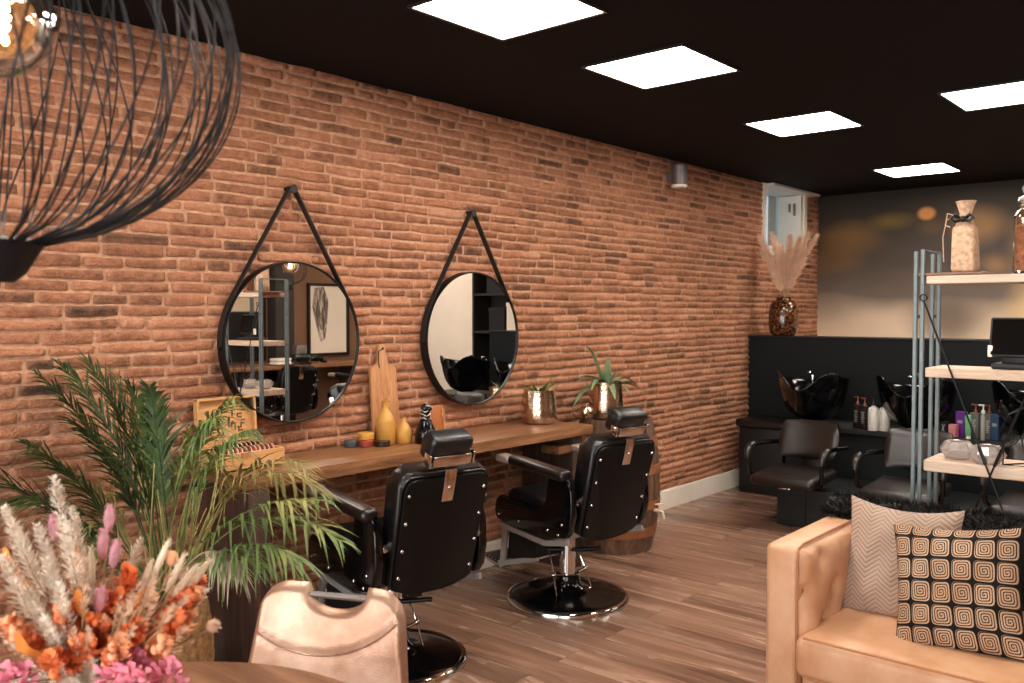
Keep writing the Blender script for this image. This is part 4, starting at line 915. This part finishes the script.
for sx in (2.45, 4.35):
    for sy in (3.25, 3.92): MB().box(lo(sx, sy, .055), (.05, .05, .11), taper=1.2).build('leg', M['darkwood'], t)
# cushions
def pillow(name, mat, label, W, Hh, thick, loc, rx, rz, ry=0, dent=0.0):
    t_ = MB(); n = 36; vs = []; fs = []; uv = []
    for sgn in (1, -1):
        for i in range(n+1):
            for j in range(n+1):
                u = -1+2*i/n; v = -1+2*j/n
                px = u*W/2*(1-.07*(1-u*u*0)*(1-v*v)*abs(u)); pz = v*Hh/2*(1-.07*(1-u*u)*abs(v))
                pz -= dent*(1-u*u)*max(0, v)
                e = max(0, (1-abs(u)**2.6))*max(0, (1-abs(v)**2.6)); th = thick/2*e**.55
                th += (.010*math.sin(u*5+v*3)+.006*math.sin(u*9-v*7+1))*e
                vs.append((px, -sgn*th, pz)); uv.append(((u+1)/2, (v+1)/2))
        o_ = (0 if sgn > 0 else (n+1)**2)
        for i in range(n):
            for j in range(n):
                a = o_+i*(n+1)+j; q = (a, a+n+1, a+n+2, a+1); fs.append(q if sgn > 0 else q[::-1])
    t_.add(vs, fs, uv); ob = t_.build(name, mat, None, 180); ob.location = loc; ob.rotation_euler = (rx, ry, rz); return tag(ob, label, 'cushion')
cl = on_y(848, 503, 3.63); cr = on_y(963, 512, 3.63)
pillow('throw_pillow', M['chevron'], 'taupe velvet cushion with chevron ribs leaning in the sofa corner', cr.x-cl.x+.0, .47, .16, ((cl.x+cr.x)/2, 3.61, .655), R(-13), R(-1), 0, .02)
sl = on_y(892, 527, 3.42); sr = on_y(1013, 529, 3.42)
pillow('throw_pillow', M['spiral'], 'patterned cushion with black and cream square spirals in front of the taupe cushion', (sr.x-sl.x)*1.08, .45, .17, ((sl.x+sr.x)/2+.03, 3.41, .648), R(-20), R(2), R(-7), .0)
# fur throw
b = MB(); rt = random.Random(9); prof = [(3.77, .50), (3.765, .6), (3.765, .7), (3.79, .785), (3.84, .815), (3.92, .82), (3.985, .80), (4.02, .72), (4.03, .6), (4.03, .45)]
xs = [2.34+i*.06 for i in range(32)]; vs = []; fs = []
for i, x in enumerate(xs):
    for j, (y, z) in enumerate(prof): vs.append(Vector((x, y+.012*noise.noise(Vector((x*5, j, 0))), max(z, .778 if x < 2.51 else 0)+.022*noise.noise(Vector((x*6, j*.6, 3))))))
m_ = len(prof)
for i in range(len(xs)-1):
    for j in range(m_-1): a = i*m_+j; fs.append((a, a+m_, a+m_+1, a+1))
b.add(vs, fs)
for k in range(15000):
    i = rt.randrange(len(xs)-1); j = rt.randrange(m_-1); u, v = rt.random(), rt.random(); a = i*m_+j
    p = vs[a].lerp(vs[a+m_], u).lerp(vs[a+1].lerp(vs[a+m_+1], u), v); nn = (vs[a+m_]-vs[a]).cross(vs[a+1]-vs[a]).normalized()
    d = (-nn if (nn.dot(p-Vector((p.x, 3.9, .5))) < 0) else nn)*rt.uniform(.4, 1)+Vector((rt.gauss(0, .6), rt.gauss(0, .4), rt.gauss(-.25, .4))); d.normalize(); L = rt.uniform(.025, .055); sd = d.orthogonal().normalized()*.002
    b.add([p-sd, p+sd, p+d*L], [(0, 1, 2)])
tag(b.build('fur_throw', M['fur'], None, 0), 'shaggy black fur throw draped over the back of the leather sofa', 'throw')
# ================================================================== STEEL SHELF
Y0 = 4.13; p1 = on_y(916.5, 251.5, Y0); p2 = on_y(923.3, 251.5, Y0); zt = p1.z; DY = .25; XL = p1.x; dxp = p2.x-p1.x; X2 = XL+.55
t = thing('shelving_unit', 'raw steel shelving unit with pale wooden boards behind the sofa', 'shelf', (XL, Y0, 0))
def so(x, y, z): return (x-XL, y-Y0, z)
pw = .0165
for x in (XL, XL+dxp, X2-dxp, X2):
    for y in (Y0, Y0+DY): MB().box(so(x, y, zt/2), (pw, pw, zt), bevel=.002, seg=1).build('post', M['shelfsteel'], t, 0)
for x in (XL+dxp/2, X2-dxp/2):
    cb_ = MB()
    cb_.box(so(x+dxp/2, Y0+DY/2, zt+.004), (pw, DY+pw, .008)); cb_.box(so(x-dxp/2, Y0+DY/2, .05), (pw, DY, .012))
    cb_.build('end_cap', M['shelfsteel'], t, 0)
    for z in (1.62, 1.36, .96, .62):
        for y in (Y0, Y0+DY): MB().box(so(x, y, z), (dxp, .010, .016)).build('spacer', M['rod'], t, 0)
bz = []
for py0, py1 in ((276, 284), (367.6, 377), (459.7, 470.7)):
    a = on_y(926, py0, Y0); c = on_y(926, py1, Y0); bz.append(a.z); x0 = XL+dxp+.016; x1 = X2-dxp-.016
    MB().box(so((x0+x1)/2, Y0+DY/2, (a.z+c.z)/2), (x1-x0, DY+.01, a.z-c.z), bevel=.004).build('board', M['shelfwood'], t, 0)
P0 = on_y(923.5, 300, Y0-.016); P1 = on_y(1002.5, 510, Y0-.016); cx = on_y(990, 480, Y0-.016)
Q0 = Vector((2*cx.x-P0.x, P0.y-.012, P0.z)); Q1 = Vector((2*cx.x-P1.x, P1.y-.012, P1.z))
for A, B in ((P0, P1), (Q0, Q1)):
    A_, B_ = Vector(so(*A)), Vector(so(*B)); b = MB(); b.tube([A_, B_], .0042, 8)
    d = (B_-A_).normalized(); mth = A_.lerp(B_, .73); b.tube([mth-d*.02, mth+d*.06], .0075, 8)
    b.tube([A_+Vector((.015*math.cos(a), 0, .015*math.sin(a)+.01)) for a in [2*PI*k/16 for k in range(16)]], .003, 6, True)
    b.build('brace_rod', M['rod'], t)
ZT, ZM, ZL = bz
# wire ornament on the low board
hx = [on_y(px, py, Y0+.02) for px, py in ((1003.7, 447), (998.5, 435), (1008, 415), (1017, 411.5), (1024, 408), (1030, 420), (1021, 437), (1015, 444))]
t = thing('wire_ornament', 'black geometric wire ornament standing on the lowest shelf board at the edge', 'ornament', (hx[0].x, Y0+.06, ZL+.001))
oo = Vector((hx[0].x, Y0+.06, ZL+.001)); b = MB()
q = [h-oo for h in hx]; dback = Vector((.02, .1, .02))
for i in range(len(q)): b.tube([q[i], q[(i+1) % len(q)]], .003, 6); b.tube([q[i]+dback, q[(i+1) % len(q)]+dback], .003, 6); 
for i in (0, 2, 4, 6): b.tube([q[i], q[i]+dback], .003, 6)
b.tube([q[0], Vector((q[0].x-.01, 0, .003))], .003, 6); b.tube([q[7]+dback, Vector((q[7].x+.02, .1, .003))], .003, 6); b.tube([q[6], Vector((q[6].x+.02, .0, .003))], .003, 6)
b.build('wire_frame', M['rod'], t)
MB().tube([Vector((q[0].x-.01, 0, .003)), Vector((q[6].x+.02, 0, .003)), Vector((q[7].x+.02, .1, .003))], .003, 6, True).build('wire_foot', M['rod'], t)
# things on the shelf
tx = on_y(955, 272, Y0+.12).x
tag(MB().box((tx, Y0+.1, ZT+.007), (.28, .2, .012), bevel=.003).build('wooden_tray', M['tablewood'], None, 0), 'thin brown wooden tray under the wrapped bottle on the top shelf', 'tray')
bx_ = on_y(965, 268, Y0+.12); 
t = thing('wrapped_bottle', 'lace wrapped bottle with a black bow on the wooden tray', 'bottle', (bx_.x, Y0+.12, ZT+.0135))
b = MB(); b.box((0, 0, .105), (.105, .09, .21), bevel=.02, seg=3, taper=.9); b.lathe([(.045, .2), (.03, .232), (.024, .245), (.024, .26), (.036, .30), (.042, .315), (.03, .31), (0, .29)], 20); 
b.v = [(x+.006*noise.noise(Vector((x*30, y*30, z*30))), y+.006*noise.noise(Vector((x*30, y*30, z*30+9))), z) for x, y, z in b.v]
b.build('wrapping', M['lace'], t, 60)
b = MB()
for sg in (-1, 1): b.tube([(sg*.004, -.05, .235), (sg*.03, -.062, .25), (sg*.045, -.06, .238), (sg*.028, -.062, .222), (sg*.004, -.05, .232)], .008, 8)
b.ball((0, -.052, .233), .014); b.tube([(0, -.03, .238), (.028, 0, .238), (0, .028, .238), (-.028, 0, .238)], .006, 6, True); b.build('bow', M['ribbon'], t)
b = MB(); b.tube([(-.03, -.04, .25), (-.07, -.03, .235), (-.085, -.03, .16), (-.08, -.03, .05)], .0022, 5); b.tube([(-.02, -.05, .245), (-.06, -.06, .26), (-.07, -.05, .21), (-.05, -.056, .2)], .003, 5); b.build('string', M['lace'], t)
jx = on_y(1031, 270, Y0+.13)
t = thing('glass_jar', 'tall clear glass jar filled with brown nuts at the right of the top shelf', 'jar', (jx.x, Y0+.13, ZT+.001))
MB().lathe([(0, 0), (.062, 0), (.068, .006), (.07, .02), (.07, .235), (.06, .262), (.045, .28), (.045, .295), (.052, .3), (.042, .3), (.04, .28), (.056, .26), (.065, .235), (.065, .015), (0, .01)], 36).build('glass_body', M['clearglass'], t)
MB().lathe([(0, .011), (.062, .016), (.0625, .2), (.05, .212), (0, .215)], 28).build('contents', M['nuts'], t)
MB().lathe([(0, .29), (.04, .29), (.042, .305), (.055, .31), (.05, .325), (.028, .335), (.034, .35), (.04, .365), (.03, .38), (0, .384)], 28).build('stopper', M['facetglass'], t)
px_ = on_y(1012, 370, Y0+.13)
t = thing('till_terminal', 'black touch screen till terminal at the right of the middle shelf', 'till', (px_.x+.03, Y0+.13, ZM+.001), R(0))
MB().box((0, .02, .012), (.2, .16, .024), bevel=.008).box((0, .03, .05), (.14, .09, .07), bevel=.012).build('stand', M['blackmatte'], t)
sr_ = rotm(R(-14), 0, 0)
MB().box((0, 0, .135), (.235, .022, .175), sr_, bevel=.008).build('screen_housing', M['blackmatte'], t)
MB().box((.0, -.013, .137), (.215, .003, .155), sr_).build('screen', M['darkglass'], t)
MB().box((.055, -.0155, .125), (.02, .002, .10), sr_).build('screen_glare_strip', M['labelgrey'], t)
MB().box((-.11, -.02, .075), (.02, .02, .05), bevel=.004).build('receipt_roll', M['white'], t)
for k, (gx, gy, gp, l) in enumerate(((957.5, 460, .09, 'left faceted clear glass bowl on the lowest shelf board'), (987, 467, .03, 'right faceted clear glass bowl on the lowest shelf board, behind the crossed rods'))):
    g = on_y(gx, gy, Y0+gp+.03)
    tag(MB().lathe([(0, .002), (.045, 0), (.05, .006), (.074, .036), (.076, .045), (.054, .076), (.05, .078), (.045, .076), (.066, .043), (.05, .014), (0, .012)], 10).build('glass_bowl', M['facetglass'], None, 20, (g.x, Y0+gp+.03, ZL+.001)), l, 'bowl', 'faceted glass bowls')
# ================================================================== WASH AREA
t = struct(MB().box((1.74, 8.0, .70), (3.48, .28, 1.40), bevel=.003).build('wall_partition', M['partition'], None, 0), 'black half height partition in front of the printed wall')
MB().box((1.74, 7.995, 1.4065), (3.48, .30, .013), bevel=.002).build('cap', M['blackmatte'], t, 0)
t = thing('wash_counter', 'long low charcoal back counter behind the wash chairs', 'counter', (2.3, 7.5, 0))
MB().box((0, .05, .32), (3.3, .58, .64), bevel=.004).build('cabinet', M['partition'], t, 0)
MB().box((0, .035, .665), (3.34, .64, .045), bevel=.006).build('worktop', M['blackmatte'], t, 0)
for k in range(5): MB().box((-1.65+.66*k, -.232, .32), (.006, .006, .62)).build('door_gap', M['blackgloss'], t, 0)
t = thing('side_cabinet', 'low black side cabinet with a rounded top against the brick wall', 'cabinet', (.34, 7.62, 0))
MB().box((0, .01, .3), (.42, .42, .60), bevel=.02).build('cabinet_body', M['blackmatte'], t)
MB().box((0, -.005, .63), (.48, .46, .075), bevel=.035, seg=5).build('padded_top', M['armleather'], t, 60)
MPL = simple('wash_plinth', (20, 24, 26), .45, var=.06)
for k, l in enumerate(('black plinth under the left wash chair', 'black plinth under the middle wash chair', 'black plinth under the right wash chair', 'black plinth under the wash chair past the steel shelf')):
    x = 1.24+.81*k
    t = thing('wash_plinth', l, 'plinth', (x, 6.8, 0), 0, 'wash chair plinths')
    MB().box((0, 0, .15), (.62, .68, .298), bevel=.006).build('plinth_body', MPL, t, 0)
    MB().box((-.08, -.3405, .15), (.006, .003, .28)).build('panel_seam', M['blackgloss'], t, 0)
WASHL = simple('wash_leather', (30, 23, 20), .34, spec=.55, bump=.08, bscale=200)
def wash_chair(x, label):
    t = thing('wash_chair', label, 'wash chair', (x, 6.42, 0), 0, 'wash chairs by the back counter')
    MB().box((0, -.02, .395), (.49, .5, .085), rotm(R(3), 0, 0), bevel=.038, seg=4).build('seat', WASHL, t, 60)
    g = MB(); nu, nv = 20, 14; vs = []; fs = []
    def bpnt(u, v, sg): 
        w_ = .235*(1-.06*v*v); e = (1-abs(u)**4)*(1-abs(v)**4); return (u*w_, .30+.05*v-.05*u*u*1-.0+sg*.042*max(0, e)**.5, .645+.145*v)
    for sg in (-1, 1):
        o_ = len(vs)
        for i in range(nu+1):
            for j in range(nv+1):
                u = -1+2*i/nu; v = -1+2*j/nv; k = 1-.12*max(0, abs(u)+abs(v)-1.4); vs.append(bpnt(u*k, v*k, sg))
        for i in range(nu):
            for j in range(nv): a = o_+i*(nv+1)+j; q = (a, a+nv+1, a+nv+2, a+1); fs.append(q if sg < 0 else q[::-1])
    g.add(vs, fs).build('backrest', WASHL, t, 180)
    MB().box((0, .31, .47), (.16, .03, .22), rotm(R(-10), 0, 0), bevel=.01).build('back_bracket', M['blackmetal'], t)
    for sg in (-1, 1):
        MB().tube([(sg*.27, .32, .60), (sg*.285, .1, .62), (sg*.29, -.12, .625), (sg*.29, -.19, .60), (sg*.285, -.205, .55), (sg*.275, -.18, .42), (sg*.25, -.12, .37), (sg*.18, -.1, .355)], [.017, .018, .019, .019, .018, .016, .015, .014], 10).build('arm_frame', M['blackgloss'], t, 60)
        MB().tube([(sg*.29, -.1, .628), (sg*.29, -.16, .618), (sg*.29, -.2, .585), (sg*.286, -.212, .535)], [.022, .025, .025, .021], 12).build('arm_pad', WASHL, t, 60)
    MB().lathe([(.0, .302), (.12, .302), (.12, .31), (.04, .32), (.04, .35), (0, .35)], 24, (0, .2, 0)).box((0, .02, .345), (.3, .36, .02)).build('mount', M['blackmetal'], t)
    MB().box((.03, -.262, .345), (.09, .015, .014), bevel=.004).build('release_lever', M['chrome'], t)
for k, l in enumerate(('left black wash chair, beside the brick wall', 'middle black wash chair, left of the steel shelf posts', 'right black wash chair, seen through the lowest shelf', 'black wash chair past the right side of the steel shelf')):
    wash_chair(1.09+.81*k, l)
def basin(x, label):
    t = thing('wash_basin', label, 'wash basin', (x, 7.32, .69), 0, 'black wash basins')
    n = 48; vs = []; fs = []
    def rim(a):
        s_ = math.sin(a); c = math.cos(a)
        fr = math.exp(-((a-1.5*PI)/.42)**2)           # neck rest at the front
        return .40+.055*math.exp(-((a-1.5*PI+.85)/.35)**2)+.05*math.exp(-((a-1.5*PI-.85)/.35)**2)-.10*fr-.05*max(0, s_)
    prof = [(.2, 0, 0), (.42, .05, 0), (.68, .18, 0), (.86, .42, 0), (.96, .72, 0), (1.0, .97, 0), (1.03, 1.0, 0), (.98, 1.0, 0), (.92, .93, 0), (.72, .6, 0), (.4, .36, 0), (.0, .3, 0)]
    for (r_, h, _) in prof:
        for k in range(n):
            a = 2*PI*k/n; h1 = .03+(rim(a)-.03)*h if h < .99 else rim(a)+.0
            ex = 1+.18*max(0, -math.sin(a))**2*r_
            vs.append((.29*r_*math.cos(a), .27*r_*math.sin(a)*ex, h1))
    m_ = len(prof)
    for i in range(m_-1):
        for k in range(n): fs.append((i*n+k, i*n+(k+1) % n, (i+1)*n+(k+1) % n, (i+1)*n+k))
    MB().add(vs, fs).build('bowl', M['blackgloss'], t, 180)
    MB().lathe([(0, -.0), (.12, .0), (.12, .015), (.075, .03), (.07, .06), (0, .06)], 28).build('foot', M['blackgloss'], t)
    MB().tube([(.12, .24, .30), (.12, .24, .40), (.11, .20, .43), (.1, .14, .42)], .011, 10).build('tap', M['chrome'], t)
    MB().tube([(-.1, .235, .33), (-.1, .235, .4), (-.1, .18, .42)], .009, 8).ball((-.1, .17, .42), .02, (1, 1.4, .8)).build('spray_head', M['chrome'], t)
for k, l in enumerate(('left glossy black wash basin behind the left wash chair', 'middle glossy black wash basin behind the middle wash chair', 'right glossy black wash basin behind the steel shelf boards', 'glossy black wash basin reflected in the right round mirror')):
    basin(.86+.83*k, l)
def pump_bottle(px, name, label, r, h, mat, pump, y=7.3, group=None, square=False, lab=None):
    p = on_y(px, 428, y); t = thing(name, label, 'bottle', (p.x, y, .6885), R(-20), group)
    if square: MB().box((0, 0, h/2), (r*2, r*1.4, h), bevel=.006).build('bottle_body', mat, t)
    else: MB().lathe([(0, 0), (r-.003, 0), (r, .004), (r, h*.82), (r*.85, h*.91), (r*.4, h*.96), (r*.36, h), (0, h)], 24).build('bottle_body', mat, t)
    if lab: 
        b = MB()
        for q in range(7): 
            w_ = r*(1.2 if q in (0, 3) else .8); b.box((0, -(r*.72 if square else r+.0006), h*(.72-.075*q)), (w_*.9 if square else w_*.25, .002, h*.028))
        b.build('label_print', lab, t, 0)
    if pump:
        MB().lathe([(0, h), (.014, h), (.014, h+.02), (.006, h+.024), (.005, h+.055), (0, h+.055)], 16).box((-.012, -.002, h+.06), (.045, .014, .012), bevel=.003).build('pump', pump, t)
CU = simple('copper_pump', (150, 92, 70), .3, .7); WP = M['bottlewhite']
pump_bottle(857.5, 'pump_bottle', 'slim black pump bottle with pale print at the far left of the white bottles', .03, .19, M['bottleblack'], CU, 7.32, None, True, M['labelgrey'])
pump_bottle(864.5, 'pump_bottle', 'grey black pump bottle touching the left white bottle', .032, .19, M['bottleblack'], CU, 7.26, None, True, M['labelgrey'])
pump_bottle(873.3, 'pump_bottle', 'left white pump bottle on the back counter', .042, .2, WP, M['bottleblack'], 7.22, None, False, M['labelgrey'])
pump_bottle(884.5, 'pump_bottle', 'right white pump bottle on the back counter', .042, .2, WP, WP, 7.26, None, False, M['labelgrey'])
pump_bottle(975.5, 'pump_bottle', 'left grey pump bottle with a copper collar behind the steel shelf', .036, .19, simple('bottle_grey', (96, 96, 96), .4), CU, 7.3, None, True, WP)
pump_bottle(989, 'pump_bottle', 'right grey pump bottle with a copper collar behind the steel shelf', .036, .19, simple('bottle_slate', (110, 110, 108), .4), CU, 7.3, None, True, WP)
pump_bottle(983, 'pump_bottle', 'slim bottle with a white pump between the two grey pump bottles', .018, .2, M['labelgrey'], WP, 7.2)
for px, nm, l, cat, sz, c, y in ((944.5, 'carton', 'small black carton with white strokes on the back counter', 'carton', (.06, .05, .11), (30, 30, 32), 7.3), (953.5, 'carton', 'small pink carton between the black carton and the purple box', 'carton', (.055, .05, .095), (206, 128, 132), 7.26), (961.5, 'carton', 'tall purple carton on the back counter behind the shelf', 'carton', (.07, .05, .19), (96, 40, 128), 7.32), (968.3, 'tube', 'green tube standing beside the purple carton', 'tube', (.035, .035, .18), (110, 172, 120), 7.22), (996, 'carton', 'tall dark blue carton at the end of the row of bottles', 'carton', (.06, .05, .19), (34, 62, 92), 7.28)):
    p = on_y(px, 430, y); t = thing(nm, l, cat, (p.x, y, .6885), R(-15))
    if nm == 'tube': MB().box((0, 0, .1), (.04, .03, .16), bevel=.01, taper=1.15).build('tube_body', simple('green_plastic', c, .4), t); MB().lathe([(0, 0), (.018, 0), (.018, .022), (0, .022)], 16).build('cap', WP, t)
    else:
        MB().box((0, 0, sz[2]/2), sz, bevel=.002).build('carton_body', simple('carton_'+l.split()[1], c, .45), t, 0)
        if 'strokes' in l: MB().tube([(-.01, -.0265, .03), (.002, -.0265, .055), (-.006, -.0265, .09)], .002, 5).tube([(.012, -.0265, .03), (.004, -.0265, .055), (.014, -.0265, .09)], .002, 5).build('print', WP, t)
        else: MB().box((0, -sz[1]/2-.0008, sz[2]*.6), (sz[0]*.55, .0015, sz[2]*.12)).build('print', M['labelgrey'], t, 0)
# vase with pampas
VX = Vector((.30, 7.98, 1.4135))
tag(MB().lathe([(0, 0), (.09, 0), (.105, .006), (.125, .04), (.135, .1), (.135, .22), (.122, .29), (.1, .325), (.068, .338), (.066, .352), (.075, .365), (.068, .366), (.058, .352), (.06, .33), (.1, .3), (.12, .2), (0, .02)], 40).build('glazed_vase', M['vase'], None, 40, VX), 'brown tortoiseshell glazed vase standing on the black partition', 'vase')
rq = random.Random(4)
for k, (px, py, dy) in enumerate(((757, 236, -.02), (764, 250, .0), (772, 234, .0), (781, 246, .05), (790, 236, -.04), (800, 238, -.05), (809, 234, .02), (817, 236, .04), (795, 250, .06), (770, 262, .05))):
    tip = on_y(px, py, 7.98+dy); tip.x = max(tip.x, .06)
    base = VX+Vector((rq.uniform(-.02, .02), rq.uniform(-.02, .02), .05)); mouth = VX+Vector((rq.uniform(-.03, .03), rq.uniform(-.03, .03), .35))
    t = thing('pampas_stem', 'dried beige pampas grass plume in the tortoiseshell vase', 'pampas grass', base, 0, 'pampas plumes on the partition')
    pts = [bez(mouth, mouth.lerp(tip, .5)+Vector((0, 0, .08)), tip, i/12)-base for i in range(13)]
    MB().tube([Vector((0, 0, 0))]+pts[:10], .0025, 5).build('stem', MD['drystem'], t)
    b = MB(); random.seed(k)
    for i in range(520):
        u = rq.uniform(.12, 1); p = bez(mouth, mouth.lerp(tip, .5)+Vector((0, 0, .08)), tip, u)-base; tg = (bez(mouth, mouth.lerp(tip, .5)+Vector((0, 0, .08)), tip, min(1, u+.03))-base-p)
        tg = tg.normalized() if tg.length > 1e-4 else Vector((0, 0, 1)); rad = Vector((rq.gauss(0, 1), rq.gauss(0, 1), rq.gauss(0, .4))); rad -= tg*rad.dot(tg); rad.normalize()
        e = math.sin(PI*min(1, .15+.85*(u-.12)/.88*.98)); L = rq.uniform(.06, .13)*(.4+.6*e); d = (tg*1.0+rad*rq.uniform(.25, .75)).normalized(); sd = d.orthogonal().normalized()*.0022
        m1 = p+d*L*.5+rad*.006; e2 = p+d*L+Vector((0, 0, -.015)); b.add([p-sd*.4, p+sd*.4, m1+sd, m1-sd, e2], [(0, 1, 2, 3), (3, 2, 4)])
    b.v = [(max(v[0], .02-base.x), v[1], v[2]) for v in b.v]
    b.build('plume', M['pampas'], t, 180)
# ================================================================== THE SIDE THE MIRRORS SHOW
t = thing('opposite_counter', 'brown wooden wall counter on the tan wall, seen in the left mirror', 'counter', (6.5, 6.5, 0))
MB().box((0, 0, .90), (.55, 3.6, .055), bevel=.006).build('countertop', M['counter'], t, 0)
for sy in (-1.7, 0, 1.7): MB().box((0.02, sy, .435), (.46, .09, .87), bevel=.004).build('leg', M['darkwood'], t, 0)
dup(bc, (5.55, 6.35, 0), R(8), 'black barber chair at the opposite counter by the dark pillar', 'barber chairs at the opposite counter')
dup(bc, (5.55, 7.55, 0), R(-8), 'black barber chair at the opposite counter by the white recess wall', 'barber chairs at the opposite counter')
struct(MB().box((6.7, 7.12, H/2), (.2, .3, H-.004), bevel=.004).build('trim_1', simple('dark_pillar', (44, 36, 32), .6), None, 0), 'dark pillar on the tan wall')
def framed(y0, y1, z0, z1, label, picmat, name):
    t = thing(name, label, 'picture', (6.79, (y0+y1)/2, z0)); w_ = y1-y0; h = z1-z0; b = MB()
    for sy in (-1, 1): b.box((-.015, sy*(w_/2-.02), h/2), (.035, .04, h))
    for z in (.02, h-.02): b.box((-.015, 0, z), (.035, w_-.08, .04))
    b.build('frame', M['blackmetal'], t, 0); MB().box((.0, 0, h/2), (.008, w_-.07, h-.07)).build('picture', picmat, t, 0); return t
def painted_reflection():  # reflection of mural and partition painted as pale and black bands
    m = NT('reflection_print'); tc = m.node('ShaderNodeTexCoord'); sp = m.node('ShaderNodeSeparateXYZ'); m.link(tc.outputs['Generated'], sp.inputs[0])
    m.set(base=m.ramp(sp.outputs[2], [(.0, (14, 13, 13)), (.58, (16, 15, 15)), (.6, (206, 184, 156)), (.9, (196, 172, 140)), (1, (60, 50, 42))]), rough=.3); return m.m
framed(6.2, 6.92, .97, 2.12, 'black framed mirror on the tan wall with its reflection painted in', painted_reflection(), 'painted_mirror')  # a mirror, its reflection painted flat instead of real silvering
ft = framed(7.62, 8.36, 1.0, 2.05, 'black framed cream poster with a dark hair drawing on the tan wall', M['cream'], 'framed_poster')
def hair():
    m = NT('hair_drawing'); v = m.coord('Object', (1, 9, 1.2)); n_ = m.noise(v, 3, 5, .6, 1.5)
    m.set(base=m.ramp(n_, [(.35, (40, 34, 32)), (.5, (120, 104, 94)), (.62, (214, 200, 186))]), rough=.5); return m.m
MB().prism([(-.16, .98), (.0, 1.0), (.08, .8), (.06, .5), (.02, .25), (-.06, .2), (-.12, .4), (-.2, .7)], .004, lambda u, v, w: (-.0065+w, u-.08, v), 0).build('drawing', hair(), ft, 0)
tag(MB().box((6.25, 7.1, 1.06), (.14, .16, .26), bevel=.02).build('towel_steamer', M['steelcyl'], None, 60), 'small grey box appliance standing on the opposite counter', 'appliance')
t = thing('hair_dryer', 'black hair dryer lying on the opposite counter', 'hair dryer', (6.35, 7.45, .93))
MB().tube([(0, -.1, .06), (0, 0, .065), (0, .1, .06)], [.03, .045, .04], 16).build('barrel', M['blackgloss'], t); MB().tube([(0, .03, .05), (-.06, .06, .02), (-.12, .08, .02)], .018, 10).build('handle', M['blackgloss'], t)
t = thing('towel_pile', 'folded white towels on the opposite counter', 'towel', (6.3, 6.85, .93))
for k in range(2): MB().box((0, 0, .025+.045*k), (.2, .26, .042), bevel=.02, seg=3).build('towel', M['white'], t, 60)
t = thing('wall_shelf', 'dark shelving cupboard behind the partition, seen in the right mirror', 'cupboard', (3.65, 8.45, 0))
b = MB()
for z in (.02, .9, 1.38, 1.86, 2.34): b.box((0, 0, z), (1.0, .34, .03))
for x in (-.5, .5): b.box((x, 0, 1.2), (.03, .34, 2.36))
b.box((0, .165, 1.2), (1, .012, 2.3)); b.build('carcass', simple('dark_carcass', (38, 30, 26), .6), t, 0)
for x, z, sx, sz, m_, l in ((.12, 1.3965, .26, .3, 'blackmatte', 'black storage box on the cupboard shelf behind the partition'), (-.2, 1.3965, .3, .36, 'cream', 'cream storage box on the cupboard shelf behind the partition'), (.14, 1.8765, .3, .28, 'blackmatte', 'black storage box on the upper cupboard shelf'), (-.2, 1.8765, .24, .4, 'cream', 'cream storage box on the upper cupboard shelf')):
    t = thing('storage_box', l, 'box', (3.65+x, 8.42, z)); MB().box((0, 0, sz/2-.02), (sx, .22, sz-.04), bevel=.004).build('box_body', M[m_], t, 0); MB().box((0, 0, sz-.03), (sx+.01, .23, .05), bevel=.004).build('lid', M[m_], t, 0)
# ================================================================== CAMERA, LIGHT
cd = bpy.data.cameras.new('camera'); cam = bpy.data.objects.new('camera', cd); C.objects.link(cam)
cd.sensor_width = 36; cd.lens = F/1024*36; cd.clip_start = .05
mw = Matrix((RT, UP, -FW)).transposed().to_4x4(); mw.translation = CAM; cam.matrix_world = mw
cd.dof.use_dof = True; cd.dof.focus_distance = 4.3; cd.dof.aperture_fstop = 4.5
bpy.context.scene.camera = cam
def area(name, loc, size, energy, col, target):
    l = bpy.data.lights.new(name, 'AREA'); l.shape = 'RECTANGLE'; l.size, l.size_y = size; l.energy = energy; l.color = col
    o = bpy.data.objects.new(name, l); C.objects.link(o); o.location = loc; o.rotation_euler = (Vector(target)-Vector(loc)).to_track_quat('-Z', 'Y').to_euler(); return o
area('shopfront_daylight', (1.8, YF-.25, 1.4), (2.9, 2.4), 140, (1, .96, .92), (1.8, 5, 1.2))
area('shopfront_daylight', (5.0, YF-.25, 1.4), (2.9, 2.4), 140, (1, .96, .92), (5.0, 5, 1.2))
w = bpy.data.worlds.new('daylight'); bpy.context.scene.world = w; w.use_nodes = True
w.node_tree.nodes['Background'].inputs[0].default_value = (.75, .86, 1, 1); w.node_tree.nodes['Background'].inputs[1].default_value = 1.0
sc = bpy.context.scene
sc.view_settings.view_transform = 'Standard'; sc.view_settings.look = 'None'; sc.view_settings.gamma = 1; sc.view_settings.exposure = 0.35
sc.view_settings.use_curve_mapping = False
sc.cycles.max_bounces = 8; sc.cycles.sample_clamp_indirect = 6; sc.cycles.caustics_reflective = False
